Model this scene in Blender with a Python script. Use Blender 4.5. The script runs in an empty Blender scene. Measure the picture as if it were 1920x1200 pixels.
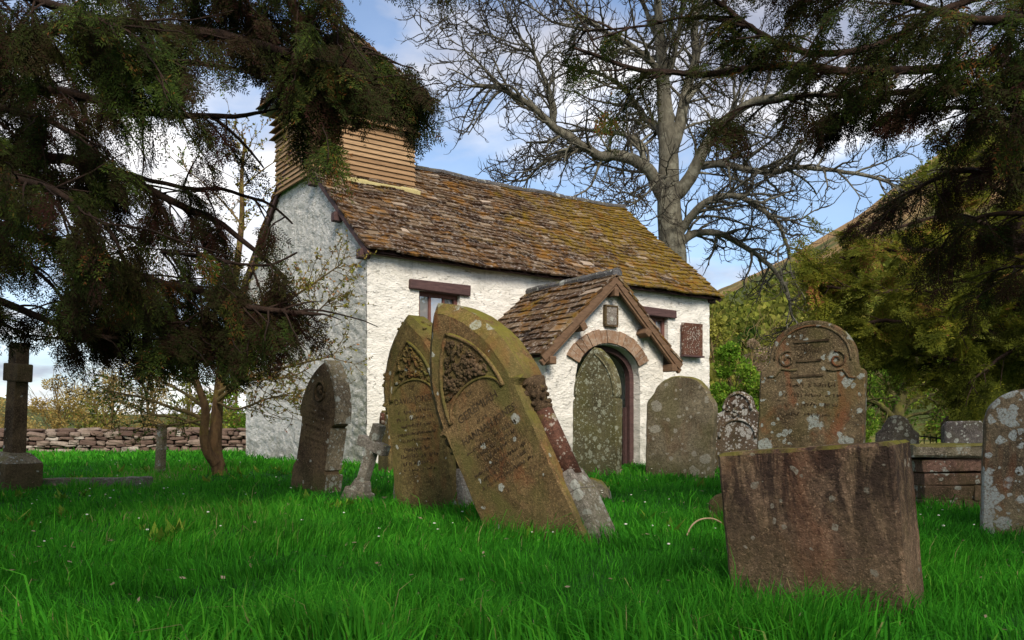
import bpy, bmesh, math, random
import numpy as np
from mathutils import Vector, Matrix

random.seed(7)
RNG = np.random.default_rng(11)
S = bpy.context.scene
COL = S.collection
PI = math.pi
E = 0.78            # eye height above the near grass
F = 1640.0          # focal length of the photograph in its own pixels (1920 wide)
CX, HY = 960.0, 815.0

# ------------------------------------------------------------------ camera
cam = bpy.data.cameras.new('camera')
cam.sensor_width = 36.0
cam.lens = 36.0 * F / 1920.0
cam.shift_y = (HY - 600.0) / 1920.0
cam.clip_start = 0.05
cam.clip_end = 5000
camo = bpy.data.objects.new('camera', cam)
camo.location = (0, 0, E)
camo.rotation_euler = (PI / 2, 0, 0)
COL.objects.link(camo)
S.camera = camo

# ------------------------------------------------------------------ light
SUN_EL = math.radians(38)
SUN_AZ = math.atan2(0.24, -0.97)          # clockwise from +Y
sdir = Vector((math.sin(SUN_AZ) * math.cos(SUN_EL), math.cos(SUN_AZ) * math.cos(SUN_EL), math.sin(SUN_EL)))
sl = bpy.data.lights.new('sun', 'SUN')
sl.energy = 2.6
sl.angle = math.radians(24)
sl.color = (1.0, 0.90, 0.76)
so = bpy.data.objects.new('sun', sl)
so.rotation_euler = sdir.to_track_quat('Z', 'Y').to_euler()
so.location = (12, -9, 14)
COL.objects.link(so)

world = bpy.data.worlds.new('World')
S.world = world
world.use_nodes = True
wn, wl = world.node_tree.nodes, world.node_tree.links
wn.clear()
wo = wn.new('ShaderNodeOutputWorld')
sky = wn.new('ShaderNodeTexSky'); sky.sky_type = 'NISHITA'; sky.sun_disc = False
sky.sun_elevation = SUN_EL; sky.sun_rotation = SUN_AZ
sky.air_density = 1.0; sky.dust_density = 0.6; sky.ozone_density = 3.0
bg1 = wn.new('ShaderNodeBackground'); bg1.inputs['Strength'].default_value = 0.10
wl.new(sky.outputs[0], bg1.inputs['Color'])
tcw = wn.new('ShaderNodeTexCoord')
sep = wn.new('ShaderNodeSeparateXYZ'); wl.new(tcw.outputs['Generated'], sep.inputs[0])
addz = wn.new('ShaderNodeMath'); addz.operation = 'ADD'; addz.inputs[1].default_value = 0.30
wl.new(sep.outputs['Z'], addz.inputs[0])
mx = wn.new('ShaderNodeMath'); mx.operation = 'MAXIMUM'; mx.inputs[1].default_value = 0.12
wl.new(addz.outputs[0], mx.inputs[0])
dv = wn.new('ShaderNodeVectorMath'); dv.operation = 'DIVIDE'
cmb = wn.new('ShaderNodeCombineXYZ')
for i in range(3): wl.new(mx.outputs[0], cmb.inputs[i])
wl.new(tcw.outputs['Generated'], dv.inputs[0]); wl.new(cmb.outputs[0], dv.inputs[1])
mpw = wn.new('ShaderNodeMapping'); mpw.inputs['Location'].default_value = (3.1, 1.4, 0.0)
wl.new(dv.outputs[0], mpw.inputs[0])
nz = wn.new('ShaderNodeTexNoise'); nz.inputs['Scale'].default_value = 1.7; nz.inputs['Detail'].default_value = 7
nz.inputs['Roughness'].default_value = 0.52; nz.inputs['Distortion'].default_value = 0.25
wl.new(mpw.outputs[0], nz.inputs['Vector'])
rp = wn.new('ShaderNodeValToRGB')
rp.color_ramp.elements[0].position = 0.46; rp.color_ramp.elements[0].color = (0.12, 0.12, 0.12, 1)
rp.color_ramp.elements[1].position = 0.58; rp.color_ramp.elements[1].color = (0.95, 0.95, 0.95, 1)
wl.new(nz.outputs['Fac'], rp.inputs['Fac'])
# clouds thicken toward the horizon
hz = wn.new('ShaderNodeMapRange'); hz.inputs['From Min'].default_value = 0.0; hz.inputs['From Max'].default_value = 0.22
hz.inputs['To Min'].default_value = 0.72; hz.inputs['To Max'].default_value = 0.0
wl.new(sep.outputs['Z'], hz.inputs['Value'])
mxf = wn.new('ShaderNodeMath'); mxf.operation = 'MAXIMUM'
wl.new(rp.outputs[0], mxf.inputs[0]); wl.new(hz.outputs[0], mxf.inputs[1])
nz2 = wn.new('ShaderNodeTexNoise'); nz2.inputs['Scale'].default_value = 3.2; nz2.inputs['Detail'].default_value = 5
wl.new(mpw.outputs[0], nz2.inputs['Vector'])
rp2 = wn.new('ShaderNodeValToRGB')
rp2.color_ramp.elements[0].position = 0.35; rp2.color_ramp.elements[0].color = (0.30, 0.32, 0.40, 1)
rp2.color_ramp.elements[1].position = 0.68; rp2.color_ramp.elements[1].color = (1.0, 0.97, 0.95, 1)
wl.new(nz2.outputs['Fac'], rp2.inputs['Fac'])
bg2 = wn.new('ShaderNodeBackground'); bg2.inputs['Strength'].default_value = 0.82
wl.new(rp2.outputs[0], bg2.inputs['Color'])
mxs = wn.new('ShaderNodeMixShader')
wl.new(mxf.outputs[0], mxs.inputs[0]); wl.new(bg1.outputs[0], mxs.inputs[1]); wl.new(bg2.outputs[0], mxs.inputs[2])
wl.new(mxs.outputs[0], wo.inputs['Surface'])

S.view_settings.view_transform = 'Standard'
S.view_settings.look = 'None'
S.view_settings.exposure = 0.90
S.view_settings.gamma = 1.0
S.view_settings.use_curve_mapping = False
S.render.engine = 'CYCLES'
S.cycles.max_bounces = 6
S.cycles.transparent_max_bounces = 4

# ------------------------------------------------------------------ numeric helpers
def W(px, py, Y):
    """photo pixel at distance Y -> world point"""
    return np.array([(px - CX) / F * Y, Y, E + (HY - py) / F * Y])

_LAT = np.random.default_rng(3).random((64, 64, 64)).astype(np.float32)
def vnoise(P):
    P = np.asarray(P, dtype=np.float64)
    i = np.floor(P).astype(int); f = P - i
    f = f * f * (3 - 2 * f)
    i &= 63; j = (i + 1) & 63
    x0, y0, z0 = i[..., 0], i[..., 1], i[..., 2]; x1, y1, z1 = j[..., 0], j[..., 1], j[..., 2]
    fx, fy, fz = f[..., 0], f[..., 1], f[..., 2]
    a = _LAT[x0, y0, z0] * (1 - fx) + _LAT[x1, y0, z0] * fx
    b = _LAT[x0, y1, z0] * (1 - fx) + _LAT[x1, y1, z0] * fx
    c = _LAT[x0, y0, z1] * (1 - fx) + _LAT[x1, y0, z1] * fx
    d = _LAT[x0, y1, z1] * (1 - fx) + _LAT[x1, y1, z1] * fx
    return (a * (1 - fy) + b * fy) * (1 - fz) + (c * (1 - fy) + d * fy) * fz
def fbm(P, oct=4, g=0.5):
    P = np.asarray(P, dtype=np.float64); r = 0; a = 1.0; t = 0
    for k in range(oct):
        r = r + a * vnoise(P * (2 ** k) + 17.3 * k); t += a; a *= g
    return r / t - 0.5

_GY = [-30, 3.5, 5, 6.2, 8.2, 10, 12, 14, 20, 26, 34, 60, 400]
_GZ = [0.0, 0.0, 0.02, 0.05, 0.11, 0.16, 0.235, 0.28, 0.26, 0.20, 0.25, 0.6, 2.0]
def gz(x, y):
    x = np.asarray(x, float); y = np.asarray(y, float)
    z = np.interp(y, _GY, _GZ)
    P = np.stack([x * 0.55, y * 0.55, np.zeros_like(x) + 0.37], -1)
    return z + (vnoise(P) - 0.5) * 0.07
def gz1(x, y): return float(gz(np.array([x]), np.array([y]))[0])

# ------------------------------------------------------------------ mesh helpers
def link(name, me, mat=None, parent=None, smooth=False):
    o = bpy.data.objects.new(name, me); COL.objects.link(o)
    if mat is not None: me.materials.append(mat)
    if parent is not None: o.parent = parent
    if smooth:
        me.polygons.foreach_set('use_smooth', np.ones(len(me.polygons), dtype=bool)); me.update()
    return o
def np_mesh(name, V, quads=None, tris=None, tone=None, attrs=None):
    V = np.asarray(V, np.float32)
    me = bpy.data.meshes.new(name)
    me.vertices.add(len(V)); me.vertices.foreach_set('co', V.ravel())
    li = []; tot = []
    if quads is not None and len(quads):
        q = np.asarray(quads, np.int32); li.append(q.ravel()); tot.append(np.full(len(q), 4, np.int32))
    if tris is not None and len(tris):
        t = np.asarray(tris, np.int32); li.append(t.ravel()); tot.append(np.full(len(t), 3, np.int32))
    li = np.concatenate(li); tot = np.concatenate(tot)
    me.loops.add(len(li)); me.loops.foreach_set('vertex_index', li)
    me.polygons.add(len(tot))
    st = np.concatenate([[0], np.cumsum(tot)[:-1]]).astype(np.int32)
    me.polygons.foreach_set('loop_start', st)
    try: me.polygons.foreach_set('loop_total', tot)
    except Exception: pass
    me.update(calc_edges=True)
    if tone is not None:
        a = me.attributes.new('tone', 'FLOAT', 'POINT'); a.data.foreach_set('value', np.asarray(tone, np.float32))
    if attrs:
        for k, v in attrs.items():
            a = me.attributes.new(k, 'FLOAT', 'POINT'); a.data.foreach_set('value', np.asarray(v, np.float32))
    return me

class MB:
    """collects verts / faces of one mesh"""
    def __init__(s): s.v = []; s.f = []; s.t = []
    def add(s, vs, fs, tone=0.5):
        b = len(s.v); s.v += [(float(p[0]), float(p[1]), float(p[2])) for p in vs]; s.f += [tuple(int(i) + b for i in f) for f in fs]; s.t += [tone] * len(vs)
    def box(s, c, h, R=None, tone=0.5, taper=1.0, jit=0.0):
        vs = []
        for z in (-1, 1):
            k = taper if z > 0 else 1.0
            for x, y in ((-1, -1), (1, -1), (1, 1), (-1, 1)):
                p = Vector((x * h[0] * k, y * h[1] * k, z * h[2]))
                if jit: p += Vector((random.uniform(-jit, jit), random.uniform(-jit, jit), random.uniform(-jit, jit)))
                if R is not None: p = R @ p
                vs.append(p + Vector(c))
        s.add(vs, [(3, 2, 1, 0), (4, 5, 6, 7), (0, 1, 5, 4), (1, 2, 6, 5), (2, 3, 7, 6), (3, 0, 4, 7)], tone)
    def tube(s, pts, rad, n=8, cap=True, tone=0.5):
        V, Q = tube_np([np.asarray(p, float) for p in pts], rad, n)
        fs = [tuple(q) for q in Q]
        if cap:
            fs.append(tuple(range(n))[::-1]); m = len(V) - n; fs.append(tuple(range(m, m + n)))
        s.add(V.tolist(), fs, tone)
    def stone(s, c, h, R=None, tone=0.5, sq=0.5, jit=0.1, n=10, m=6):
        vs = []; fs = []
        f = lambda a: math.copysign(abs(a) ** sq, a)
        for i in range(m + 1):
            th = PI * i / m
            for j in range(n):
                ph = 2 * PI * j / n
                k = 1 + random.uniform(-jit, jit)
                p = Vector((h[0] * k * f(math.sin(th) * math.cos(ph)), h[1] * k * f(math.sin(th) * math.sin(ph)), h[2] * k * f(math.cos(th))))
                if R is not None: p = R @ p
                vs.append(p + Vector(c))
        for i in range(m):
            for j in range(n): fs.append((i * n + j, (i + 1) * n + j, (i + 1) * n + (j + 1) % n, i * n + (j + 1) % n))
        s.add(vs, fs, tone)
    def ell(s, c, r, R=None, n=8, m=5, tone=0.5):
        vs = []; fs = []
        for i in range(m + 1):
            th = PI * i / m
            for j in range(n):
                ph = 2 * PI * j / n
                p = Vector((r[0] * math.sin(th) * math.cos(ph), r[1] * math.sin(th) * math.sin(ph), r[2] * math.cos(th)))
                if R is not None: p = R @ p
                vs.append(p + Vector(c))
        for i in range(m):
            for j in range(n):
                fs.append((i * n + j, (i + 1) * n + j, (i + 1) * n + (j + 1) % n, i * n + (j + 1) % n))
        s.add(vs, fs, tone)
    def mesh(s, name, bevel=0.0, seg=2):
        me = bpy.data.meshes.new(name); me.from_pydata(s.v, [], s.f); me.validate()
        if bevel:
            bm = bmesh.new(); bm.from_mesh(me)
            bmesh.ops.recalc_face_normals(bm, faces=bm.faces)
            bmesh.ops.bevel(bm, geom=bm.edges[:], offset=bevel, segments=seg, affect='EDGES', profile=0.6, clamp_overlap=True)
            bm.to_mesh(me); bm.free()
        else:
            a = me.attributes.new('tone', 'FLOAT', 'POINT')
            if len(a.data) == len(s.t): a.data.foreach_set('value', s.t)
            bm = bmesh.new(); bm.from_mesh(me); bmesh.ops.recalc_face_normals(bm, faces=bm.faces); bm.to_mesh(me); bm.free()
        me.update()
        return me
    def build(s, name, mat, parent=None, bevel=0.0, seg=2, smooth=False):
        return link(name, s.mesh(name, bevel, seg), mat, parent, smooth)

def tube_np(pts, rad, n=6):
    pts = np.asarray(pts, float); m = len(pts)
    rad = np.broadcast_to(np.asarray(rad, float), (m,))
    T = np.gradient(pts, axis=0); T /= np.linalg.norm(T, axis=1)[:, None] + 1e-9
    ref = np.array([0.31, 0.17, 0.93]) if abs(T[0, 2]) < 0.85 else np.array([0.9, 0.4, 0.1])
    A = np.cross(T, ref); A /= np.linalg.norm(A, axis=1)[:, None] + 1e-9
    B = np.cross(T, A)
    an = np.arange(n) * 2 * PI / n
    V = pts[:, None, :] + rad[:, None, None] * (A[:, None, :] * np.cos(an)[None, :, None] + B[:, None, :] * np.sin(an)[None, :, None])
    V = V.reshape(-1, 3)
    i = np.arange(m - 1)[:, None] * n; j = np.arange(n)[None, :]; k = (j + 1) % n
    Q = np.stack([i + j, i + k, i + n + k, i + n + j], -1).reshape(-1, 4)
    return V, Q
def tubes_mesh(name, polys, nfun=None):
    Vs = []; Qs = []; b = 0
    for pts, rad in polys:
        n = nfun(max(rad)) if nfun else 6
        V, Q = tube_np(pts, rad, n); Vs.append(V); Qs.append(Q + b); b += len(V)
    return np_mesh(name, np.concatenate(Vs), np.concatenate(Qs))
def resample(pts, step):
    pts = np.asarray(pts, float); d = np.linalg.norm(np.diff(pts, axis=0), axis=1); s = np.concatenate([[0], np.cumsum(d)])
    n = max(2, int(s[-1] / step) + 1); t = np.linspace(0, s[-1], n)
    return np.stack([np.interp(t, s, pts[:, k]) for k in range(pts.shape[1])], -1)
def smooth_poly(pts, it=2):
    pts = np.asarray(pts, float)
    for _ in range(it):
        a = pts[:-1] * 0.75 + pts[1:] * 0.25; b = pts[:-1] * 0.25 + pts[1:] * 0.75
        q = np.empty((len(a) * 2, pts.shape[1])); q[0::2] = a; q[1::2] = b
        pts = np.concatenate([pts[:1], q, pts[-1:]])
    return pts

def tag(o, label=None, cat=None, group=None, kind=None):
    if label: o['label'] = label
    if cat: o['category'] = cat
    if group: o['group'] = group
    if kind: o['kind'] = kind
    return o
def empty(name, loc, rot=None, label=None, cat=None, group=None):
    o = bpy.data.objects.new(name, None); COL.objects.link(o)
    o.empty_display_size = 0.2
    M = Matrix.Translation(Vector(loc))
    if rot is not None: M = M @ rot
    o.matrix_world = M
    return tag(o, label, cat, group)

# ------------------------------------------------------------------ material helpers
class NM:
    def __init__(s, name):
        s.m = bpy.data.materials.new(name); s.m.use_nodes = True
        s.N = s.m.node_tree.nodes; s.L = s.m.node_tree.links; s.N.clear()
        s.out = s.N.new('ShaderNodeOutputMaterial')
        s._tc = None
    def link(s, a, b): s.L.new(a, b)
    def _set(s, sock, v):
        if hasattr(v, 'is_output') or isinstance(v, bpy.types.NodeSocket): s.L.new(v, sock)
        elif isinstance(v, (tuple, list)) and sock.type == 'RGBA' and len(v) == 3: sock.default_value = (*v, 1)
        else: sock.default_value = v
    def tc(s, k='Object'):
        if s._tc is None: s._tc = s.N.new('ShaderNodeTexCoord')
        return s._tc.outputs[k]
    def objvec(s):
        """object coordinates shifted by a random offset per object"""
        oi = s.N.new('ShaderNodeObjectInfo'); m = s.math('MULTIPLY', oi.outputs['Random'], 37.0)
        c = s.N.new('ShaderNodeCombineXYZ'); s.L.new(m, c.inputs[0]); s.L.new(m, c.inputs[2])
        a = s.N.new('ShaderNodeVectorMath'); a.operation = 'ADD'; s.L.new(s.tc(), a.inputs[0]); s.L.new(c.outputs[0], a.inputs[1])
        return a.outputs[0]
    def mapping(s, vec, scale=(1, 1, 1), loc=(0, 0, 0)):
        n = s.N.new('ShaderNodeMapping'); s.L.new(vec, n.inputs[0]); n.inputs['Scale'].default_value = scale; n.inputs['Location'].default_value = loc
        return n.outputs[0]
    def noise(s, vec, scale=5, detail=4, rough=0.55, dist=0.0):
        n = s.N.new('ShaderNodeTexNoise'); s.L.new(vec, n.inputs['Vector'])
        n.inputs['Scale'].default_value = scale; n.inputs['Detail'].default_value = detail; n.inputs['Roughness'].default_value = rough; n.inputs['Distortion'].default_value = dist
        return n.outputs['Fac']
    def vor(s, vec, scale=5, feat='F1', rnd=1.0):
        n = s.N.new('ShaderNodeTexVoronoi'); s.L.new(vec, n.inputs['Vector']); n.feature = feat
        n.inputs['Scale'].default_value = scale; n.inputs['Randomness'].default_value = rnd
        return n
    def ramp(s, fac, stops, interp='LINEAR'):
        n = s.N.new('ShaderNodeValToRGB'); s.L.new(fac, n.inputs['Fac']); cr = n.color_ramp; cr.interpolation = interp
        while len(cr.elements) < len(stops): cr.elements.new(0.5)
        for e, (p, c) in zip(cr.elements, stops):
            e.position = p; e.color = (c, c, c, 1) if isinstance(c, (int, float)) else (*c, 1)
        return n.outputs[0]
    def mix(s, fac, a, b, mode='MIX'):
        n = s.N.new('ShaderNodeMix'); n.data_type = 'RGBA'; n.blend_type = mode
        s._set(n.inputs[0], fac); s._set(n.inputs[6], a); s._set(n.inputs[7], b)
        return n.outputs[2]
    def math(s, op, a, b=0.5, clamp=False):
        n = s.N.new('ShaderNodeMath'); n.operation = op; n.use_clamp = clamp
        s._set(n.inputs[0], a); s._set(n.inputs[1], b)
        return n.outputs[0]
    def mr(s, v, a, b, c=0.0, d=1.0):
        n = s.N.new('ShaderNodeMapRange'); s._set(n.inputs[0], v)
        for i, x in enumerate((a, b, c, d)): n.inputs[i + 1].default_value = x
        return n.outputs[0]
    def attr(s, name):
        n = s.N.new('ShaderNodeAttribute'); n.attribute_name = name
        return n.outputs['Fac']
    def xyz(s, vec):
        n = s.N.new('ShaderNodeSeparateXYZ'); s.L.new(vec, n.inputs[0]); return n.outputs
    def nrm(s):
        n = s.N.new('ShaderNodeNewGeometry'); return s.xyz(n.outputs['Normal'])
    def bump(s, h, strength=0.5, dist=0.02, normal=None):
        n = s.N.new('ShaderNodeBump'); s.L.new(h, n.inputs['Height']); n.inputs['Strength'].default_value = strength; n.inputs['Distance'].default_value = dist
        if normal is not None: s.L.new(normal, n.inputs['Normal'])
        return n.outputs[0]
    def done(s, col, rough=0.85, normal=None, spec=0.25, transl=0.0, metal=0.0):
        b = s.N.new('ShaderNodeBsdfPrincipled')
        s._set(b.inputs['Base Color'], col); s._set(b.inputs['Roughness'], rough)
        b.inputs['Specular IOR Level'].default_value = spec; b.inputs['Metallic'].default_value = metal
        if normal is not None: s.L.new(normal, b.inputs['Normal'])
        res = b.outputs[0]
        if transl:
            t = s.N.new('ShaderNodeBsdfTranslucent'); s._set(t.inputs['Color'], col)
            mxn = s.N.new('ShaderNodeMixShader'); mxn.inputs[0].default_value = transl
            s.L.new(res, mxn.inputs[1]); s.L.new(t.outputs[0], mxn.inputs[2]); res = mxn.outputs[0]
        s.L.new(res, s.out.inputs['Surface'])
        return s.m

def stone_mat(name, dark, light, lich=(0.42, 0.43, 0.38), lich_amt=0.35, lich_scale=9.0, moss=0.5, mosscol=(0.11, 0.10, 0.015),
              rust=0.0, streak=0.0, algae=0.25, grain=1.0):
    dark = tuple(x * 1.25 for x in dark); light = tuple(x * 1.9 for x in light)
    m = NM(name); v = m.objvec()
    n1 = m.noise(v, 3.2, 6, 0.62, 0.4)
    c = m.mix(m.ramp(n1, [(0.32, 0.0), (0.68, 1.0)]), dark, light)
    n2 = m.noise(v, 34, 4, 0.7)
    c = m.mix(m.ramp(n2, [(0.38, 0.0), (0.62, 0.85)]), c, m.mix(0.62, c, (0.012, 0.009, 0.006)))
    c = m.mix(m.ramp(m.noise(v, 85, 3, 0.7), [(0.55, 0.0), (0.68, 0.55)]), c, tuple(min(1, x * 1.9) for x in light))
    if rust:
        n3 = m.noise(m.mapping(v, (1, 1, 0.45), (5, 2, 1)), 4.3, 4, 0.6, 0.6)
        c = m.mix(m.math('MULTIPLY', m.ramp(n3, [(0.53, 0.0), (0.66, 1.0)]), rust), c, (0.20, 0.062, 0.025))
    if algae:
        n4 = m.noise(m.mapping(v, (1, 1, 0.6), (1, 7, 3)), 2.6, 4, 0.6, 0.3)
        c = m.mix(m.math('MULTIPLY', m.ramp(n4, [(0.47, 0.0), (0.65, 1.0)]), algae), c, (0.105, 0.098, 0.028))
    if streak:
        n5 = m.noise(m.mapping(v, (7.5, 7.5, 1.5), (2, 1, 9)), 1.0, 6, 0.7, 0.9)
        zz = m.xyz(m.tc())[2]
        k = m.math('MULTIPLY', m.math('MULTIPLY', m.ramp(n5, [(0.40, 0.0), (0.52, 1.0)]), m.ramp(m.noise(v, 6, 6, 0.7, 0.8), [(0.34, 0.3), (0.50, 1.0)])), m.mr(m.math('ADD', zz, m.math('MULTIPLY', n1, 0.3)), 0.30, 0.70, 0.15, 0.95))
        c = m.mix(m.math('MULTIPLY', k, streak), c, (0.016, 0.010, 0.010))
    if lich_amt:
        wv = m.N.new('ShaderNodeVectorMath'); wv.operation = 'ADD'; m.L.new(v, wv.inputs[0])
        nn = m.N.new('ShaderNodeTexNoise'); nn.inputs['Scale'].default_value = lich_scale * 2.3; nn.inputs['Detail'].default_value = 4; m.L.new(v, nn.inputs['Vector'])
        sc = m.N.new('ShaderNodeVectorMath'); sc.operation = 'SCALE'; sc.inputs['Scale'].default_value = 0.45 / lich_scale; m.L.new(nn.outputs['Color'], sc.inputs[0])
        m.L.new(sc.outputs[0], wv.inputs[1])
        lf = None
        for k, (sc_, amt) in enumerate(((lich_scale, lich_amt), (lich_scale * 2.7, min(1, lich_amt * 1.1)))):
            vo = m.vor(m.mapping(wv.outputs[0], (1, 1, 1), (k * 3.3, 1.7 * k, 0)), sc_)
            size = m.mr(m.xyz(vo.outputs['Color'])[0], 1.0 - amt, 1.0, -0.02, 0.62)
            f = m.mr(m.math('SUBTRACT', size, vo.outputs['Distance']), 0.0, 0.06)
            lf = f if lf is None else m.math('MAXIMUM', lf, f)
        brk = m.ramp(m.noise(v, 60, 3, 0.6), [(0.36, 0.25), (0.52, 1.0)])
        lf = m.math('MULTIPLY', lf, brk)
        tint = m.mix(m.noise(v, 6, 2), lich, tuple(x * 0.62 for x in lich))
        c = m.mix(lf, c, tint)
    if moss:
        up = m.mr(m.nrm()[2], 0.35, 0.85)
        mf = m.math('MULTIPLY', up, m.ramp(m.noise(v, 7, 4, 0.65), [(0.62 - 0.35 * moss, 0.0), (0.80 - 0.35 * moss, 1.0)]))
        c = m.mix(mf, c, m.mix(m.noise(v, 40, 3), mosscol, tuple(x * 1.9 for x in mosscol)))
    c = m.mix(m.math('MULTIPLY', m.mr(m.math('ADD', m.xyz(m.tc())[2], m.math('MULTIPLY', n1, 0.35)), 0.52, 0.20), 0.45), c, (0.060, 0.062, 0.022))
    h = m.math('ADD', m.math('MULTIPLY', m.noise(v, 16, 6, 0.7), 0.7), m.math('MULTIPLY', m.noise(v, 70, 4, 0.75), 0.5))
    pit = m.vor(v, 48); h = m.math('ADD', h, m.math('MULTIPLY', m.mr(pit.outputs['Distance'], 0.0, 0.28), 0.25))
    nb = m.bump(h, 0.95 * grain, 0.022)
    return m.done(c, 0.92, nb, 0.15)

def simple_mat(name, a, b, scale=8, bump=0.4, rough=0.8, spec=0.25, stretch=(1, 1, 1), bd=0.01):
    m = NM(name); v = m.mapping(m.objvec(), stretch)
    n = m.noise(v, scale, 6, 0.65, 0.3)
    c = m.mix(m.ramp(n, [(0.3, 0.0), (0.7, 1.0)]), a, b)
    return m.done(c, rough, m.bump(m.noise(v, scale * 3, 5, 0.7), bump, bd), spec)
def bark_mat(name, a, b, lich=None, la=0.0):
    m = NM(name); v = m.tc('Object')
    n = m.noise(m.mapping(v, (1, 1, 0.35)), 9, 6, 0.65, 0.5)
    c = m.mix(m.ramp(n, [(0.3, 0.0), (0.7, 1.0)]), a, b)
    if lich: c = m.mix(m.math('MULTIPLY', m.ramp(m.noise(v, 3.1, 5, 0.65), [(0.5, 0.0), (0.62, 1.0)]), la), c, lich)
    return m.done(c, 0.9, m.bump(m.noise(m.mapping(v, (1, 1, 0.3)), 18, 6, 0.75, 0.8), 1.0, 0.05), 0.15)
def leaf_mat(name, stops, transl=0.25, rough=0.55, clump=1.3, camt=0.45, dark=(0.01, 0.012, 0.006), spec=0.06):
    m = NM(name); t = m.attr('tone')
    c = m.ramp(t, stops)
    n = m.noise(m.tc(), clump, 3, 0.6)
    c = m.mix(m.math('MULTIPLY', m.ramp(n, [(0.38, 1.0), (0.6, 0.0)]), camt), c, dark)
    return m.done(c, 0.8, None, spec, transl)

MAT = {}
def make_mats():
    # ground and fields
    m = NM('earth_and_grass'); v = m.tc()
    y = m.xyz(v)[1]
    n = m.noise(v, 1.3, 6, 0.65)
    near = m.mix(m.ramp(n, [(0.35, 0.0), (0.65, 1.0)]), (0.008, 0.045, 0.006), (0.02, 0.10, 0.012))
    far = m.mix(m.ramp(m.noise(v, 0.16, 6, 0.6), [(0.35, 0.0), (0.65, 1.0)]), (0.20, 0.15, 0.055), (0.13, 0.15, 0.03))
    c = m.mix(m.mr(y, 27.0, 31.0), near, far)
    MAT['ground'] = m.done(c, 0.95, m.bump(m.noise(v, 9, 5, 0.7), 0.8, 0.06), 0.1)
    m = NM('bracken_hillside'); v = m.tc()
    z = m.xyz(v)[2]
    n = m.noise(v, 0.028, 8, 0.62, 0.6); n2 = m.noise(v, 0.13, 7, 0.7)
    br = m.mix(m.ramp(n2, [(0.35, 0.0), (0.65, 1.0)]), (0.24, 0.14, 0.06), (0.46, 0.30, 0.14))
    gr = m.mix(m.ramp(n2, [(0.35, 0.0), (0.65, 1.0)]), (0.045, 0.065, 0.018), (0.15, 0.16, 0.045))
    k = m.math('ADD', m.mr(z, 12, 62, -0.30, 0.22), n)
    c = m.mix(m.ramp(k, [(0.42, 0.0), (0.56, 1.0)]), gr, br)
    c = m.mix(m.ramp(m.noise(v, 0.09, 6, 0.7, 0.3), [(0.60, 0.0), (0.66, 0.85)]), c, (0.03, 0.042, 0.018))
    MAT['hill'] = m.done(c, 0.95, m.bump(m.noise(v, 0.5, 6, 0.7), 1.0, 1.6), 0.1)
    MAT['grass'] = leaf_mat('grass_blades', [(0.0, (0.022, 0.115, 0.010)), (0.45, (0.052, 0.30, 0.016)), (0.8, (0.115, 0.44, 0.026)), (0.93, (0.17, 0.33, 0.04)), (1.0, (0.38, 0.33, 0.14))], 0.42, 0.5, 0.7, 0.4, (0.012, 0.075, 0.008))
    # church
    for nm, a, b, green in (('limewash', (0.84, 0.81, 0.74), (0.70, 0.67, 0.60), 0.25), ('limewash_gable', (0.86, 0.84, 0.79), (0.74, 0.73, 0.68), 0.9)):
        m = NM(nm); v = m.tc(); X = m.xyz(v)
        vs = m.mapping(v, (1.0, 1.0, 1.9))
        n1 = m.noise(vs, 2.1, 5, 0.6, 0.3); n2 = m.noise(vs, 9, 6, 0.68, 0.6)
        c = m.mix(m.ramp(n1, [(0.35, 0.0), (0.7, 1.0)]), a, b)
        c = m.mix(m.ramp(n2, [(0.60, 0.0), (0.72, 0.7)]), c, (0.36, 0.33, 0.27))
        ev = m.math('MULTIPLY', m.mr(X[2], 2.7, 3.6), m.ramp(m.noise(m.mapping(v, (5, 5, .7)), 1.2, 5, 0.65), [(0.45, 0.0), (0.66, 0.5)]))
        c = m.mix(ev, c, (0.34, 0.33, 0.27))
        base = m.math('MULTIPLY', m.mr(X[2], 0.9, 0.1), m.ramp(m.noise(v, 3, 5, 0.65), [(0.4, 0.0), (0.6, 1.0)]))
        c = m.mix(m.math('MULTIPLY', base, 0.75), c, (0.30, 0.30, 0.24))
        if green > 0.5:
            cor = m.math('MULTIPLY', m.mr(X[1], 2.0, 0.0), m.mr(X[2], 3.4, 1.2))
            gk = m.math('MULTIPLY', cor, m.ramp(m.noise(vs, 4.5, 6, 0.7), [(0.36, 0.0), (0.55, 1.0)]))
            c = m.mix(m.math('MULTIPLY', gk, 0.85), c, (0.30, 0.32, 0.22))
        h = m.math('ADD', m.noise(vs, 8.5, 6, 0.66, 1.2), m.math('MULTIPLY', m.noise(vs, 30, 4, 0.7), 0.4))
        crk = m.ramp(m.noise(vs, 6.0, 6, 0.7, 1.6), [(0.33, 1.0), (0.40, 0.0)])
        c = m.mix(m.math('MULTIPLY', crk, 0.6), c, (0.20, 0.185, 0.15))
        h = m.math('SUBTRACT', h, m.math('MULTIPLY', crk, 0.5))
        wob = m.N.new('ShaderNodeVectorMath'); wob.operation = 'ADD'; m.L.new(m.mapping(v, (1, 1, 2.3)), wob.inputs[0]); nv = m.N.new('ShaderNodeTexNoise'); nv.inputs['Scale'].default_value = 3.0; m.L.new(v, nv.inputs['Vector']); m.L.new(nv.outputs['Color'], wob.inputs[1])
        vv = m.vor(wob.outputs[0], 4.2); h = m.math('SUBTRACT', h, m.math('MULTIPLY', vv.outputs['Distance'], 0.25 if green < 0.5 else 0.6))
        MAT[nm] = m.done(c, 0.93, m.bump(h, 0.85 if green < 0.5 else 1.0, 0.05 if green < 0.5 else 0.10), 0.15)
    m = NM('stone_roof_tiles'); v = m.tc(); X = m.xyz(v); t = m.attr('tone')
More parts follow.
